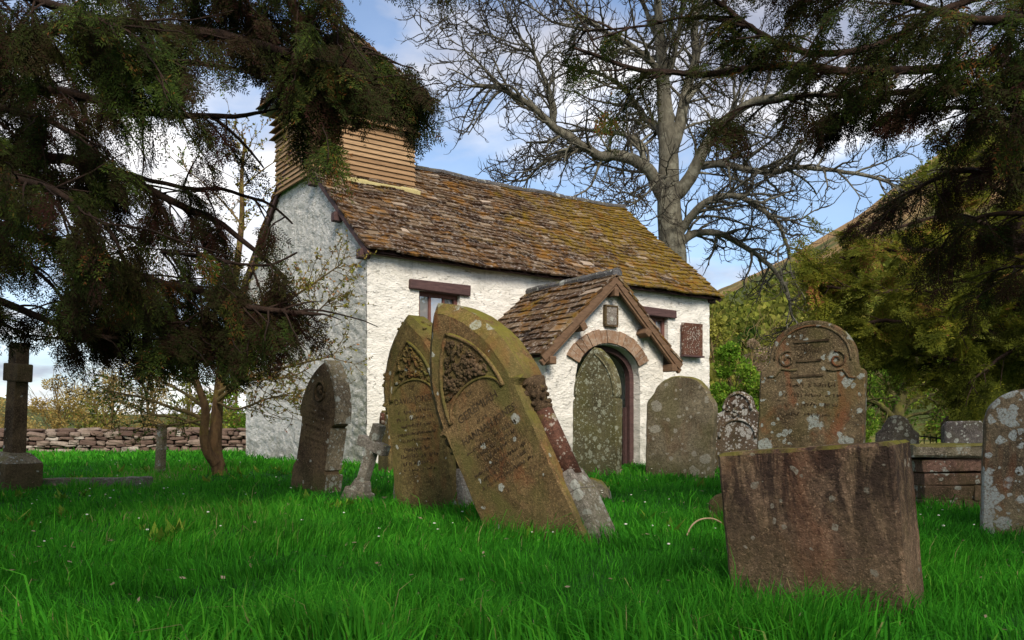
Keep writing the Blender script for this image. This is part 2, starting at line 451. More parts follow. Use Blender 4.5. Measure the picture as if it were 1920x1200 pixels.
    c = m.ramp(t, [(0.0, (0.013, 0.007, 0.005)), (0.35, (0.060, 0.031, 0.014)), (0.65, (0.112, 0.072, 0.040)), (0.85, (0.19, 0.14, 0.09)), (1.0, (0.42, 0.33, 0.25))])
    n = m.noise(v, 14, 5, 0.7)
    c = m.mix(m.ramp(n, [(0.52, 0.0), (0.68, 0.85)]), c, (0.38, 0.33, 0.28))
    mo = m.math('ADD', m.noise(m.mapping(v, (1, 0.8, 0.8)), 1.5, 6, 0.66, 0.5), m.mr(X[0], 1.5, 8.0, -0.06, 0.235))
    mk = m.math('MULTIPLY', m.ramp(mo, [(0.55, 0.0), (0.68, 0.95)]), m.ramp(m.noise(v, 11, 5, 0.7), [(0.40, 0.12), (0.54, 1.0)]))
    c = m.mix(mk, c, m.mix(m.noise(v, 22, 4, 0.6), (0.070, 0.042, 0.003), (0.24, 0.155, 0.010)))
    orr = m.noise(m.mapping(v, (1, 1, 1), (4, 2, 7)), 2.6, 6, 0.7, 0.4)
    c = m.mix(m.ramp(orr, [(0.52, 0.0), (0.64, 0.8)]), c, (0.19, 0.085, 0.011))
    MAT['tile'] = m.done(c, 0.92, m.bump(m.math('ADD', m.noise(v, 30, 5, 0.7), m.ramp(mo, [(0.55, 0.0), (0.7, 1.0)])), 0.7, 0.02), 0.15)
    m = NM('oak_boards'); v = m.tc(); t = m.attr('tone')
    c = m.ramp(t, [(0.0, (0.17, 0.095, 0.045)), (0.5, (0.30, 0.185, 0.095)), (1.0, (0.40, 0.27, 0.15))])
    g = m.noise(m.mapping(v, (1.2, 1.2, 14)), 4, 6, 0.65, 0.4)
    c = m.mix(m.ramp(g, [(0.42, 0.0), (0.7, 0.7)]), c, (0.10, 0.062, 0.035))
    MAT['oak'] = m.done(c, 0.8, m.bump(g, 0.4, 0.01), 0.2)
    MAT['beam'] = simple_mat('dark_stained_timber', (0.045, 0.024, 0.024), (0.10, 0.055, 0.05), 6, 0.5, 0.75, 0.25, (1, 6, 6))
    MAT['barge'] = simple_mat('weathered_brown_timber', (0.085, 0.05, 0.030), (0.19, 0.115, 0.068), 6, 0.5, 0.8, 0.2, (1, 1, 4))
    MAT['frame'] = simple_mat('red_brown_painted_frame', (0.11, 0.045, 0.035), (0.17, 0.075, 0.058), 10, 0.3, 0.6, 0.3)
    MAT['lead'] = simple_mat('grey_lead_sheet', (0.20, 0.215, 0.24), (0.32, 0.335, 0.35), 6, 0.2, 0.55, 0.4)
    MAT['flash'] = simple_mat('sunlit_yellow_lead_strip', (0.36, 0.30, 0.13), (0.50, 0.43, 0.20), 6, 0.3, 0.6, 0.3)  # yellow of the sunlit strip is put into the colour
    MAT['ridge'] = stone_mat('grey_ridge_tiles', (0.05, 0.047, 0.047), (0.075, 0.073, 0.074), lich_amt=0.15, moss=0.2, algae=0.1)
    m = NM('orange_brick_voussoirs'); v = m.tc(); t = m.attr('tone')
    c = m.ramp(t, [(0.0, (0.15, 0.085, 0.05)), (1.0, (0.30, 0.185, 0.115))])
    c = m.mix(m.ramp(m.noise(v, 20, 5, 0.7), [(0.45, 0.0), (0.65, 0.6)]), c, (0.36, 0.31, 0.25))
    MAT['brick'] = m.done(c, 0.9, m.bump(m.noise(v, 40, 4, 0.7), 0.5, 0.01), 0.2)
    m = NM('old_window_glass')
    MAT['glass'] = m.done((0.40, 0.42, 0.44), 0.04, m.bump(m.noise(m.tc(), 5, 2), 0.12, 0.02), 0.9, metal=0.6)
    MAT['dark'] = simple_mat('dark_door_and_inner_shade', (0.018, 0.011, 0.008), (0.035, 0.022, 0.016), 5, 0.3)  # door timber; also paints the shade behind panes, louvres and wall gaps
    # tree barks
    MAT['ash'] = bark_mat('ash_bark', (0.055, 0.050, 0.036), (0.17, 0.155, 0.115), (0.26, 0.25, 0.19), 0.6)
    MAT['ashtwig'] = bark_mat('ash_twigs', (0.028, 0.024, 0.019), (0.075, 0.066, 0.05))
    MAT['yewbark'] = bark_mat('yew_bark', (0.022, 0.014, 0.010), (0.06, 0.036, 0.026))
    MAT['smallbark'] = bark_mat('mossy_orange_bark', (0.05, 0.028, 0.015), (0.19, 0.115, 0.055), (0.20, 0.16, 0.03), 0.7)
    MAT['twigbark'] = bark_mat('brown_twigs', (0.085, 0.062, 0.026), (0.23, 0.17, 0.07))
    MAT['mossbark'] = bark_mat('mossy_green_bark', (0.05, 0.042, 0.02), (0.13, 0.115, 0.04), (0.15, 0.15, 0.03), 0.8)
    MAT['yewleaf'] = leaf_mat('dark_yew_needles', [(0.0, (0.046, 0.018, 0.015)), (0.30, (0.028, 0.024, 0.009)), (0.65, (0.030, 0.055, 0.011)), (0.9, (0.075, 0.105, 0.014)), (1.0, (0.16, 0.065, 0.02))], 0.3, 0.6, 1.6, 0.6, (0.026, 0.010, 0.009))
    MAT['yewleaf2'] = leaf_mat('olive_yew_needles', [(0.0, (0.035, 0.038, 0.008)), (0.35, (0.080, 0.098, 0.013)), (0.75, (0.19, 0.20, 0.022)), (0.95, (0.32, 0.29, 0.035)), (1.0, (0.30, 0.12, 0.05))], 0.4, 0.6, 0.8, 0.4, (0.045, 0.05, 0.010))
    MAT['springleaf'] = leaf_mat('fresh_spring_leaves', [(0.0, (0.06, 0.13, 0.012)), (0.5, (0.14, 0.27, 0.022)), (1.0, (0.32, 0.38, 0.05))], 0.35, 0.5, 0.8, 0.4, (0.02, 0.05, 0.01))
    MAT['oliveleaf'] = leaf_mat('olive_hillside_leaves', [(0.0, (0.07, 0.10, 0.014)), (0.5, (0.19, 0.21, 0.032)), (1.0, (0.36, 0.32, 0.07))], 0.3, 0.6, 0.3, 0.5, (0.025, 0.035, 0.012))
    MAT['paleleaf'] = leaf_mat('pale_olive_spring_leaves', [(0.0, (0.12, 0.14, 0.02)), (0.5, (0.30, 0.30, 0.05)), (1.0, (0.48, 0.42, 0.11))], 0.35, 0.6, 0.3, 0.4, (0.08, 0.09, 0.025))
    MAT['goldleaf'] = leaf_mat('golden_scrub_leaves', [(0.0, (0.24, 0.16, 0.05)), (0.5, (0.42, 0.31, 0.10)), (1.0, (0.52, 0.44, 0.17))], 0.45, 0.6, 0.5, 0.3, (0.20, 0.14, 0.05))
    MAT['pinkleaf'] = leaf_mat('pale_pink_blossom', [(0.0, (0.22, 0.16, 0.09)), (1.0, (0.45, 0.34, 0.25))], 0.35, 0.6, 0.6, 0.35, (0.12, 0.09, 0.05))
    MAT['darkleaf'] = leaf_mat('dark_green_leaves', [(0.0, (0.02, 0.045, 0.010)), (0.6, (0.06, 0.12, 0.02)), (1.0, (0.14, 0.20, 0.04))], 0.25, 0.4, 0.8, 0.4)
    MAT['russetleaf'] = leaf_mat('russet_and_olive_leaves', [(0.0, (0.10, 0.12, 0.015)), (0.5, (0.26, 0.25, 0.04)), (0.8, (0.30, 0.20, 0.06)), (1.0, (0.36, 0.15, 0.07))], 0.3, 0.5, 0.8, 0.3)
    # stones
    BR = (0.048, 0.030, 0.016); BL = (0.115, 0.078, 0.042)
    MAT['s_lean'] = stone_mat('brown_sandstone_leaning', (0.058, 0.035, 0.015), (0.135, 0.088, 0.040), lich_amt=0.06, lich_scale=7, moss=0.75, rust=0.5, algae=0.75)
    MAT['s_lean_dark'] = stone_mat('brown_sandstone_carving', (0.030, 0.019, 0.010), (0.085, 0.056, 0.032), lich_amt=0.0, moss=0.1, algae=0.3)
    MAT['s_ochre'] = stone_mat('ochre_algae_sandstone', (0.055, 0.036, 0.014), (0.135, 0.10, 0.040), lich_amt=0.05, moss=0.7, rust=0.35, algae=0.9)
    MAT['s_red'] = stone_mat('red_sandstone_shaft', (0.042, 0.017, 0.011), (0.078, 0.036, 0.024), lich_amt=0.22, lich_scale=16, lich=(0.42, 0.36, 0.30), moss=0.1, algae=0.0)
    MAT['s_pale'] = stone_mat('pale_grey_stone', (0.11, 0.095, 0.08), (0.18, 0.16, 0.14), lich_amt=0.25, lich_scale=14, moss=0.3, algae=0.2)
    MAT['s_dark'] = stone_mat('dark_brown_headstone', (0.036, 0.023, 0.013), (0.088, 0.060, 0.034), lich_amt=0.05, moss=0.2, algae=0.25)
    MAT['s_edge'] = stone_mat('lichened_pale_edge', (0.095, 0.074, 0.050), (0.165, 0.135, 0.092), lich_amt=0.45, lich_scale=13, moss=0.3, algae=0.4)
    MAT['s_green'] = stone_mat('green_grey_speckled_stone', (0.046, 0.040, 0.020), (0.090, 0.080, 0.044), lich=(0.36, 0.37, 0.27), lich_amt=0.55, lich_scale=15, moss=0.5, algae=0.6)
    MAT['s_round'] = stone_mat('buff_rounded_stone', (0.075, 0.060, 0.036), (0.135, 0.112, 0.074), lich=(0.37, 0.34, 0.27), lich_amt=0.25, lich_scale=7, moss=0.85, rust=0.15, algae=0.4)
    MAT['s_white'] = stone_mat('white_lichen_stone', (0.045, 0.031, 0.021), (0.09, 0.065, 0.046), lich=(0.50, 0.48, 0.44), lich_amt=0.85, lich_scale=10, moss=0.3, rust=0.2, algae=0.2)
    MAT['s_tall'] = stone_mat('brown_tall_headstone', (0.045, 0.031, 0.016), (0.115, 0.084, 0.048), lich=(0.33, 0.35, 0.31), lich_amt=0.27, lich_scale=9, moss=0.3, rust=0.6, algae=0.4)
    MAT['s_block'] = stone_mat('stained_sandstone_block', (0.095, 0.054, 0.034), (0.175, 0.112, 0.070), lich=(0.30, 0.26, 0.20), lich_amt=0.07, lich_scale=10, moss=0.5, rust=0.35, streak=0.85, algae=0.3)
    MAT['s_right'] = stone_mat('red_brown_stone_grey_lichen', (0.055, 0.040, 0.026), (0.11, 0.085, 0.055), lich=(0.36, 0.39, 0.38), lich_amt=0.80, lich_scale=5.5, moss=0.3, rust=0.4, algae=0.1)
    MAT['s_grey'] = stone_mat('grey_purple_stone', (0.055, 0.047, 0.044), (0.095, 0.083, 0.075), lich_amt=0.3, lich_scale=12, moss=0.2, algae=0.3)
    MAT['s_tomb'] = stone_mat('dark_red_tomb_stones', (0.055, 0.030, 0.024), (0.14, 0.082, 0.062), lich_amt=0.15, lich_scale=9, moss=0.4, algae=0.2)
    MAT['s_slab'] = stone_mat('mossy_tomb_slab', (0.085, 0.070, 0.050), (0.20, 0.17, 0.13), lich_amt=0.35, lich_scale=10, moss=1.15, algae=0.4)
    m = NM('dry_stone_blocks'); v = m.tc(); t = m.attr('tone')
    c = m.ramp(t, [(0.0, (0.075, 0.045, 0.036)), (0.4, (0.17, 0.115, 0.088)), (0.75, (0.25, 0.20, 0.16)), (1.0, (0.37, 0.33, 0.28))])
    c = m.mix(m.ramp(m.noise(v, 7, 6, 0.7), [(0.45, 0.0), (0.65, 0.7)]), c, (0.09, 0.065, 0.05))
    MAT['drystone'] = m.done(c, 0.92, m.bump(m.noise(v, 14, 5, 0.7), 0.7, 0.03), 0.15)
    m = NM('letter_recess_shade'); MAT['letter'] = m.done(m.mix(m.ramp(m.noise(m.tc(), 14, 3, 0.7), [(0.4, 0.0), (0.6, 1.0)]), (0.035, 0.024, 0.014), (0.085, 0.06, 0.034)), 0.95, None, 0.1)  # darker stone colour paints the shade inside carved letters and hollows
    MAT['stick'] = simple_mat('pale_dry_stem', (0.26, 0.18, 0.10), (0.40, 0.30, 0.18), 20, 0.2)
    MAT['daisy'] = simple_mat('white_daisy_petals', (0.6, 0.6, 0.5), (0.75, 0.74, 0.62), 20, 0.1)
    MAT['iron'] = simple_mat('black_iron', (0.012, 0.012, 0.013), (0.03, 0.028, 0.027), 12, 0.3)
make_mats()

# ------------------------------------------------------------------ the ground and the hill
def build_ground():
    def axis(lim, fine, n1, n2):
        a = np.linspace(-fine, fine, n1); b = fine + (lim - fine) * np.linspace(0, 1, n2)[1:] ** 2
        return np.concatenate([-b[::-1], a, b])
    xs = axis(1500, 26, 160, 24); ys = np.concatenate([np.linspace(-60, -4, 10), np.linspace(-3.5, 36, 180), 36 + 1800 * np.linspace(0, 1, 30)[1:] ** 2])
    X, Y = np.meshgrid(xs, ys)
    Z = gz(X, Y); V = np.stack([X, Y, Z], -1).reshape(-1, 3)
    n = len(xs); i = np.arange(len(ys) - 1)[:, None] * n + np.arange(n - 1)[None, :]
    Q = np.stack([i, i + 1, i + 1 + n, i + n], -1).reshape(-1, 4)
    o = link('ground', np_mesh('ground', V, Q), MAT['ground'], None, True); tag(o, kind='structure')
build_ground()

HILL_P = [(-3500, 700), (-2000, 660), (-1000, 690), (-300, 715), (0, 745), (70, 768), (200, 778), (460, 775), (760, 740), (1000, 690), (1250, 600), (1330, 562), (1480, 490),
          (1600, 422), (1680, 365), (1770, 295), (1900, 225), (2200, 150), (2700, 180), (3600, 300), (5000, 450)]
def hill_h(px, t):
    """height of the hillside in the direction of photo column px, t from foot (0) to crest (1)"""
    pp = np.array(HILL_P, float); py = np.interp(px, pp[:, 0], pp[:, 1])
    crestY = 260.0
    return (E + (HY - py) / F * crestY) * t
def build_hill():
    px = np.concatenate([np.linspace(-3500, -400, 40), np.linspace(-350, 2200, 230), np.linspace(2250, 5000, 40)])
    ts = np.concatenate([np.linspace(0, 1.0, 60), 1.0 + np.linspace(0, 1, 12)[1:] * 0.9])
    PX, T = np.meshgrid(px, ts)
    Y = 62 + T * (260 - 62); X = (PX - CX) / F * Y
    tt = np.where(T <= 1, np.sin(np.clip(T, 0, 1) * PI / 2) ** 0.9 * 0.35 + 0.65 * T, 1.0 + (T - 1) * 0.22)
    H = hill_h(PX, tt)
    P = np.stack([X * 0.02, Y * 0.02, T * 0], -1)
    H = H + fbm(P, 5) * 7.0 * np.clip(T, 0, 1) * np.clip(H / 40, 0.12, 1) + fbm(P * 6, 3) * 1.2 * np.clip(H / 40, 0.1, 1)
    base = np.interp(Y, _GY, _GZ)
    V = np.stack([X, Y, H + base * 0.0 + 0.45 * (1 - np.clip(T, 0, 1))], -1).reshape(-1, 3)
    n = len(px); i = np.arange(len(ts) - 1)[:, None] * n + np.arange(n - 1)[None, :]
    Q = np.stack([i, i + 1, i + 1 + n, i + n], -1).reshape(-1, 4)
    o = link('hill', np_mesh('hill', V, Q), MAT['hill'], None, True); tag(o, kind='structure')
build_hill()

# ------------------------------------------------------------------ the church
CHX, CHY, CHZ = -0.1659 * 14, 14.0, 0.28
CTH = math.atan2(0.584, 0.812)
CH_L, CH_W = 8.06, 5.74
EAVE, RIDGE = 3.57, 5.93
SLO = (RIDGE - EAVE) / (CH_W / 2)
def ch_world(s, q, z=0):
    return np.array([CHX + s * math.cos(CTH) - q * math.sin(CTH), CHY + s * math.sin(CTH) + q * math.cos(CTH), CHZ + z])
def build_church():
    R = Matrix.Rotation(CTH, 4, 'Z')
    root = empty('church', (CHX, CHY, CHZ), R, 'small whitewashed stone church with mossy stone roof, boarded bell turret and gabled porch', 'church')
    rnd = random.Random(5)
    # ---- rough wall sheets
    class Wall:
        def __init__(s): s.V = []; s.Q = []; s.n = 0
        def strip(s, O, U, N, u0, u1, zb, zt, step=0.05, amp=0.026, seed=0.0):
            O = np.array(O, float); U = np.array(U, float); N = np.array(N, float)
            nu = max(2, int(abs(u1 - u0) / step) + 1); us = np.linspace(u0, u1, nu)
            b = np.array([zb(u) for u in us]); t = np.array([zt(u) for u in us])
            nz = max(2, int((t - b).max() / step) + 1); k = np.linspace(0, 1, nz)
            Zg = b[None, :] + (t - b)[None, :] * k[:, None]; Ug = np.repeat(us[None, :], nz, 0)
            P = O + U * Ug[..., None] + np.array([0, 0, 1.0]) * Zg[..., None]
            q = np.stack([P[..., 0] + seed, P[..., 1] - seed, P[..., 2] * 1.7], -1)
            d = fbm(q * np.array([1.3, 1.3, 1.6]), 3) * 0.35 + fbm(q * np.array([5.0, 5.0, 7.5]) + 5.0, 3, 0.65) * 1.5 + 0.35 * np.minimum(0.12, np.abs(fbm(q * np.array([5.0, 5.0, 7.5]) + 9.1, 3))) * 6 - 0.12
            P = P + N * (d * amp)[..., None]
            i = np.arange(nz - 1)[:, None] * nu + np.arange(nu - 1)[None, :]
            Q = np.stack([i, i + 1, i + 1 + nu, i + nu], -1).reshape(-1, 4)
            s.V.append(P.reshape(-1, 3)); s.Q.append(Q + s.n); s.n += nz * nu
        def plain(s, vs):
            s.V.append(np.array(vs, float)); s.Q.append(np.array([[0, 1, 2, 3]]) + s.n); s.n += 4
        def build(s, name, mat, parent):
            return link(name, np_mesh(name, np.concatenate(s.V), np.concatenate(s.Q)), mat, parent, True)
    c = lambda k: (lambda u: k)
    low = -0.45
    # long wall with two window openings and the doorway behind the porch
    w = Wall(); O, U, N = (0, 0, 0), (1, 0, 0), (0, -1, 0)
    wins = [(0.95, 1.76, 1.80, 2.90), (6.02, 6.80, 1.80, 2.90)]
    edges = [0.0]
    for (a, b, z0, z1) in wins:
        w.strip(O, U, N, edges[-1], a, c(low), c(EAVE)); w.strip(O, U, N, a, b, c(low), c(z0)); w.strip(O, U, N, a, b, c(z1), c(EAVE)); edges.append(b)
        d = 0.20
        for vs in ([(a, -0.01, z0), (a, d, z0), (a, d, z1), (a, -0.01, z1)], [(b, -0.01, z1), (b, d, z1), (b, d, z0), (b, -0.01, z0)],
                   [(a, -0.01, z0), (b, -0.01, z0), (b, d, z0), (a, d, z0)], [(a, d, z1), (b, d, z1), (b, -0.01, z1), (a, -0.01, z1)]): w.plain(vs)
    w.strip(O, U, N, edges[-1], CH_L, c(low), c(EAVE))
    w.build('wall', MAT['limewash'], root)
    # gables and back
    gt = lambda q: EAVE + SLO * min(q, CH_W - q)
    w = Wall(); w.strip((0, 0, 0), (0, 1, 0), (-1, 0, 0), 0, CH_W, c(low), gt, amp=0.034, seed=3); w.build('gable_wall', MAT['limewash_gable'], root)
    w = Wall(); w.strip((CH_L, 0, 0), (0, 1, 0), (1, 0, 0), 0, CH_W, c(low), gt, 0.12, 0.03, 7); w.strip((0, CH_W, 0), (1, 0, 0), (0, 1, 0), 0, CH_L, c(low), c(EAVE), 0.15, 0.03, 9)
    w.build('back_wall', MAT['limewash'], root)
    # ---- windows
    for k, (a, b, z0, z1) in enumerate(wins):
        f = MB(); t = 0.035; yc = 0.12
        f.box(((a + b) / 2, yc, z1 - t), ((b - a) / 2, 0.035, t)); f.box(((a + b) / 2, yc, z0 + t), ((b - a) / 2, 0.035, t))
        for x in (a + t, b - t): f.box((x, yc, (z0 + z1) / 2), (t, 0.033, (z1 - z0) / 2 - 2 * t))
        for j in (1, 2):
            x = a + (b - a) * j / 3; f.box((x, yc, (z0 + z1) / 2), (0.022, 0.028, (z1 - z0) / 2 - 2 * t))
        f.box(((a + b) / 2, yc, z0 + (z1 - z0) * 0.50), ((b - a) / 2 - 2 * t, 0.024, 0.02))
        fo = f.build('window', MAT['frame'], root, 0.004, 1)
        g = MB()
        for j in range(3):
            for r in range(2):
                x0 = a + 2 * t + 0.0 + j * ((b - a) - 4 * t) / 3; zz = z0 + 2 * t + r * ((z1 - z0) - 4 * t) / 2
                an = rnd.uniform(-0.10, 0.10); ww = ((b - a) - 4 * t) / 6; hh = ((z1 - z0) - 4 * t) / 4
                g.box((x0 + ww, yc + 0.012, zz + hh), (ww, 0.003, hh), Matrix.Rotation(an, 3, 'Z') @ Matrix.Rotation(rnd.uniform(-0.05, 0.05), 3, 'X'))
        g.build('pane', MAT['glass'], fo)
        l = MB(); l.box(((a + b) / 2, 0.03, z1 + 0.085), ((b - a) / 2 + 0.19, 0.10, 0.085), Matrix.Rotation(0.012, 3, 'Y'), jit=0.012)
        l.build('lintel', MAT['beam'], fo, 0.01, 1)
        bk = MB(); bk.box(((a + b) / 2, 0.9, (z0 + z1) / 2), ((b - a) / 2 + .3, 0.02, (z1 - z0) / 2 + .3)); bk.build('window_dark', MAT['dark'], fo)  # dark sheet paints the unlit church interior
    # ---- roof: individually laid stone tiles
    def tiles(mb, O, U, V, N, smin, smax, T, expo, wmin=0.16, wmax=0.34, sag=None, th=0.030, clip=None, raise_=0.0):
        O, U, V, N = [Vector(x) for x in (O, U, V, N)]
        t = -0.02; row = 0
        while t < T - 0.02:
            ex = expo * rnd.uniform(0.88, 1.12) * (1.15 - 0.35 * t / T)
            lo, hi = smin(t) if callable(smin) else smin, smax(t) if callable(smax) else smax
            u = lo - rnd.uniform(0.0, 0.03)
            rowoff = rnd.uniform(-0.006, 0.006)
            while u < hi - 0.03:
                wdt = rnd.uniform(wmin, wmax)
                if u + wdt > hi - 0.08: wdt = hi - u + rnd.uniform(0, 0.03)
                gap = 0.006; h = ex * 1.75
                t0 = t + rnd.gauss(0, 0.008) + rowoff; lift = rnd.uniform(0.010, 0.032); tk = th * rnd.uniform(0.75, 1.35)
                sk = rnd.gauss(0, 0.008)
                p = []
                for (uu, tt, base) in ((u + gap, t0 + sk, 1), (u + wdt - gap, t0 - sk, 1), (u + wdt - gap, t0 + h, 0), (u + gap, t0 + h, 0)):
                    z = (lift + 0.018) * base + 0.006 + raise_
                    s = sag(uu, tt) if sag else 0.0
                    q = O + U * uu + V * min(tt, T + 0.02) + Vector((0, 0, s))
                    p.append((q + N * z, q + N * (z + tk)))
                vs = [a for a, b in p] + [b for a, b in p]
                tone = min(1, max(0, rnd.betavariate(2.0, 2.4)))
                mb.add(vs, [(3, 2, 1, 0), (4, 5, 6, 7), (0, 1, 5, 4), (1, 2, 6, 5), (2, 3, 7, 6), (3, 0, 4, 7)], tone)
                u += wdt
            t += ex; row += 1
    cs = math.cos(math.atan(SLO)); sn = math.sin(math.atan(SLO))
    ov = 0.20; T = (CH_W / 2 + ov) / cs
    s0, s1 = -0.10, CH_L + 0.17
    def sag(u, t):
        f = min(max((u - s0) / (s1 - s0), 0), 1)
        return -0.07 * math.sin(PI * f) * (0.35 + 0.65 * min(1, max(t, 0) / T)) + 0.012 * math.sin(u * 2.3 + t * 1.7) + 0.010 * math.sin(u * 5.1 - t * 2.2)
    mb = MB()
    tiles(mb, (0, -ov, EAVE - ov * SLO), (1, 0, 0), (0, cs, sn), (0, -sn, cs), s0, s1, T, 0.142, sag=sag)
    tiles(mb, (0, CH_W + ov, EAVE - ov * SLO), (1, 0, 0), (0, -cs, sn), (0, sn, cs), s0, s1, T, 0.2, 0.25, 0.5, sag=sag)
    roof = mb.build('roof', MAT['tile'], root)
    dk = MB()
    for (y0, yd, nn) in ((-ov + 0.03, cs, -1), (CH_W + ov - 0.03, -cs, 1)):
        O = Vector((0, y0, EAVE - (ov - 0.03) * SLO - 0.045)); V = Vector((0, yd, sn)); N = Vector((0, -sn * (1 if yd > 0 else -1), cs))
        n = 24; vs = []
        for i in range(n + 1):
            u = s0 + 0.05 + (s1 - s0 - 0.1) * i / n
            for tt in (0, T * 0.5, T - 0.03):
                vs.append(O + Vector((u, 0, sag(u, tt))) + V * tt)
        fs = []
        for i in range(n):
            for j in range(2): fs.append((i * 3 + j, i * 3 + j + 1, (i + 1) * 3 + j + 1, (i + 1) * 3 + j))
        dk.add(vs, fs)
    dk.build('roof_boarding', MAT['beam'], roof)
    rg = MB(); u = 1.95
    while u < s1:
        l = rnd.uniform(0.36, 0.46); l2 = min(l, s1 - u + 0.02)
        z = RIDGE + 0.035; pts = []
        for k in range(2):
            uu = u + 0.004 + k * (l2 - 0.008); zz = z + sag(uu, T) + rnd.uniform(-0.006, 0.006) + (0.012 if k else 0)
            for a in range(7):
                an = math.radians(-20 + 220 * a / 6); pts.append((uu, CH_W / 2 + 0.10 * math.cos(an), zz + 0.075 * math.sin(an)))
        rg.add(pts, [(i, i + 1, i + 8, i + 7) for i in range(6)] + [tuple(range(7)), tuple(range(7, 14))[::-1]]); u += l
    rg.build('ridge_tiles', MAT['ridge'], roof)
    # purlin and plate ends carrying the verge
    pe = MB()
    for q, zd in ((0.02, -0.20), (0.98, -0.21), (2.0, -0.20), (CH_W - 0.98, -0.21), (CH_W - 0.02, -0.2)):
        for s in (-0.05, CH_L + 0.05):
            pe = MB(); pe.box((s, q, gt(q) + zd), (0.10, 0.07, 0.075), jit=0.006); pe.build('purlin_end', MAT['beam'], root, 0.008, 1)
    for s in (-0.075, CH_L + 0.13):
        for sg in (0, 1):
            ya, yb = (-ov, CH_W / 2) if sg == 0 else (CH_W + ov, CH_W / 2)
            z0 = EAVE - ov * SLO - 0.05; z1 = RIDGE - 0.05
            p = Vector((s, ya, z0)); q = Vector((s, yb, z1)); dirv = (q - p); L = dirv.length
            Rm = Matrix.Rotation(math.atan2(z1 - z0, abs(yb - ya)) * (1 if sg == 0 else -1), 3, 'X')
            vb = MB(); vb.box((p + q) / 2, (0.014, L / 2, 0.045), Rm); vb.build('verge_board', MAT['beam'], roof)
    gb = MB(); gb.box((CH_L / 2, -0.06, EAVE - 0.125), (CH_L / 2 + 0.03, 0.05, 0.06), jit=0.004); gb.build('wall_plate', MAT['beam'], root)
    # ---- memorial board on the wall
    mb = MB(); mb.box((7.43, -0.085, 1.0 + 1.49), (0.29, 0.035, 0.335), jit=0.004)
    mo = mb.build('wall_tablet', MAT['s_red'], root, 0.006, 2); tag(mo, 'brown wall tablet blotched with worn white lettering')
    pt = MB()
    for k in range(60):
        row = k // 5; x = 7.43 + (k % 5 - 2) * 0.085 + rnd.uniform(-0.025, 0.025); z = 2.22 + row * 0.047 + rnd.uniform(-0.008, 0.008)
        if rnd.random() < 0.8: pt.ell((x, -0.119, z), (rnd.uniform(0.008, 0.038), 0.003, rnd.uniform(0.006, 0.024)), Matrix.Rotation(rnd.uniform(-1, 1), 3, 'Y'), 7, 4)
    pt.build('worn_lettering', MAT['s_pale'], mo)
    lg = MB(); lg.box((7.43, -0.10, 2.135), (0.31, 0.06, 0.018)); lg.build('ledge', MAT['beam'], mo, 0.004, 1)

    # ---- porch
    PX0, PX1, PC = 1.97, 4.51, 3.26
    PY = -2.12; PE, PR = 1.74, 3.06
    PSL = (PR - PE) / (PC - PX0 + 0.16)
    porch_top = lambda u: PR - 0.07 - PSL * abs(u - PC)
    hw, spr, rise = 0.70, 1.42, 0.54
    def arch_z(u, hw=hw, rise=rise):
        k = min(1, abs(u - PC) / hw); return spr + rise * math.sqrt(max(0, 1 - k ** 2.15))
    w = Wall(); O, U, N = (0, PY, 0), (1, 0, 0), (0, -1, 0)
    w.strip(O, U, N, PX0, PC - hw, c(low), porch_top, 0.045, 0.026, 4)
    w.strip(O, U, N, PC + hw, PX1, c(low), porch_top, 0.045, 0.026, 4)
    w.strip(O, U, N, PC - hw, PC + hw, arch_z, porch_top, 0.045, 0.026, 4)
    porch = w.build('porch', MAT['limewash'], root)
    tk = 0.34
    w = Wall()
    w.strip((PX0, 0, 0), (0, 1, 0), (-1, 0, 0), PY, 0.0, c(low), c(porch_top(PX0) + 0.02), 0.05, 0.03, 2)
    w.strip((PX1, 0, 0), (0, 1, 0), (1, 0, 0), PY, 0.0, c(low), c(porch_top(PX1) + 0.02), 0.05, 0.03, 2)
    w.strip((PX0 + tk, 0, 0), (0, 1, 0), (1, 0, 0), PY + tk, 0.0, c(low), c(PE + 0.35), 0.08, 0.02, 2)
    w.strip((PX1 - tk, 0, 0), (0, 1, 0), (-1, 0, 0), PY + tk, 0.0, c(low), c(PE + 0.35), 0.08, 0.02, 2)
    # back face of the porch front, and the arch reveal
    w.strip((0, PY + tk, 0), (1, 0, 0), (0, 1, 0), PX0 + tk, PC - hw, c(low), c(PE + 0.3), 0.1, 0.01, 2)
    w.strip((0, PY + tk, 0), (1, 0, 0), (0, 1, 0), PC + hw, PX1 - tk, c(low), c(PE + 0.3), 0.1, 0.01, 2)
    w.strip((0, PY + tk, 0), (1, 0, 0), (0, 1, 0), PC - hw, PC + hw, arch_z, porch_top, 0.1, 0.01, 2)
    us = [PC - hw * math.cos(PI * i / 28) for i in range(29)]
    prof = [(PC - hw, low)] + [(u, arch_z(u)) for u in us] + [(PC + hw, low)]
    for (a, b), (a2, b2) in zip(prof[:-1], prof[1:]):
        w.plain([(a, PY - 0.01, b), (a2, PY - 0.01, b2), (a2, PY + tk, b2), (a, PY + tk, b)])
    w.build('porch_side_wall', MAT['limewash'], porch)
    # brick arch ring
    vs = MB(); nb = 15; ri, ro = hw + 0.005, hw + 0.235
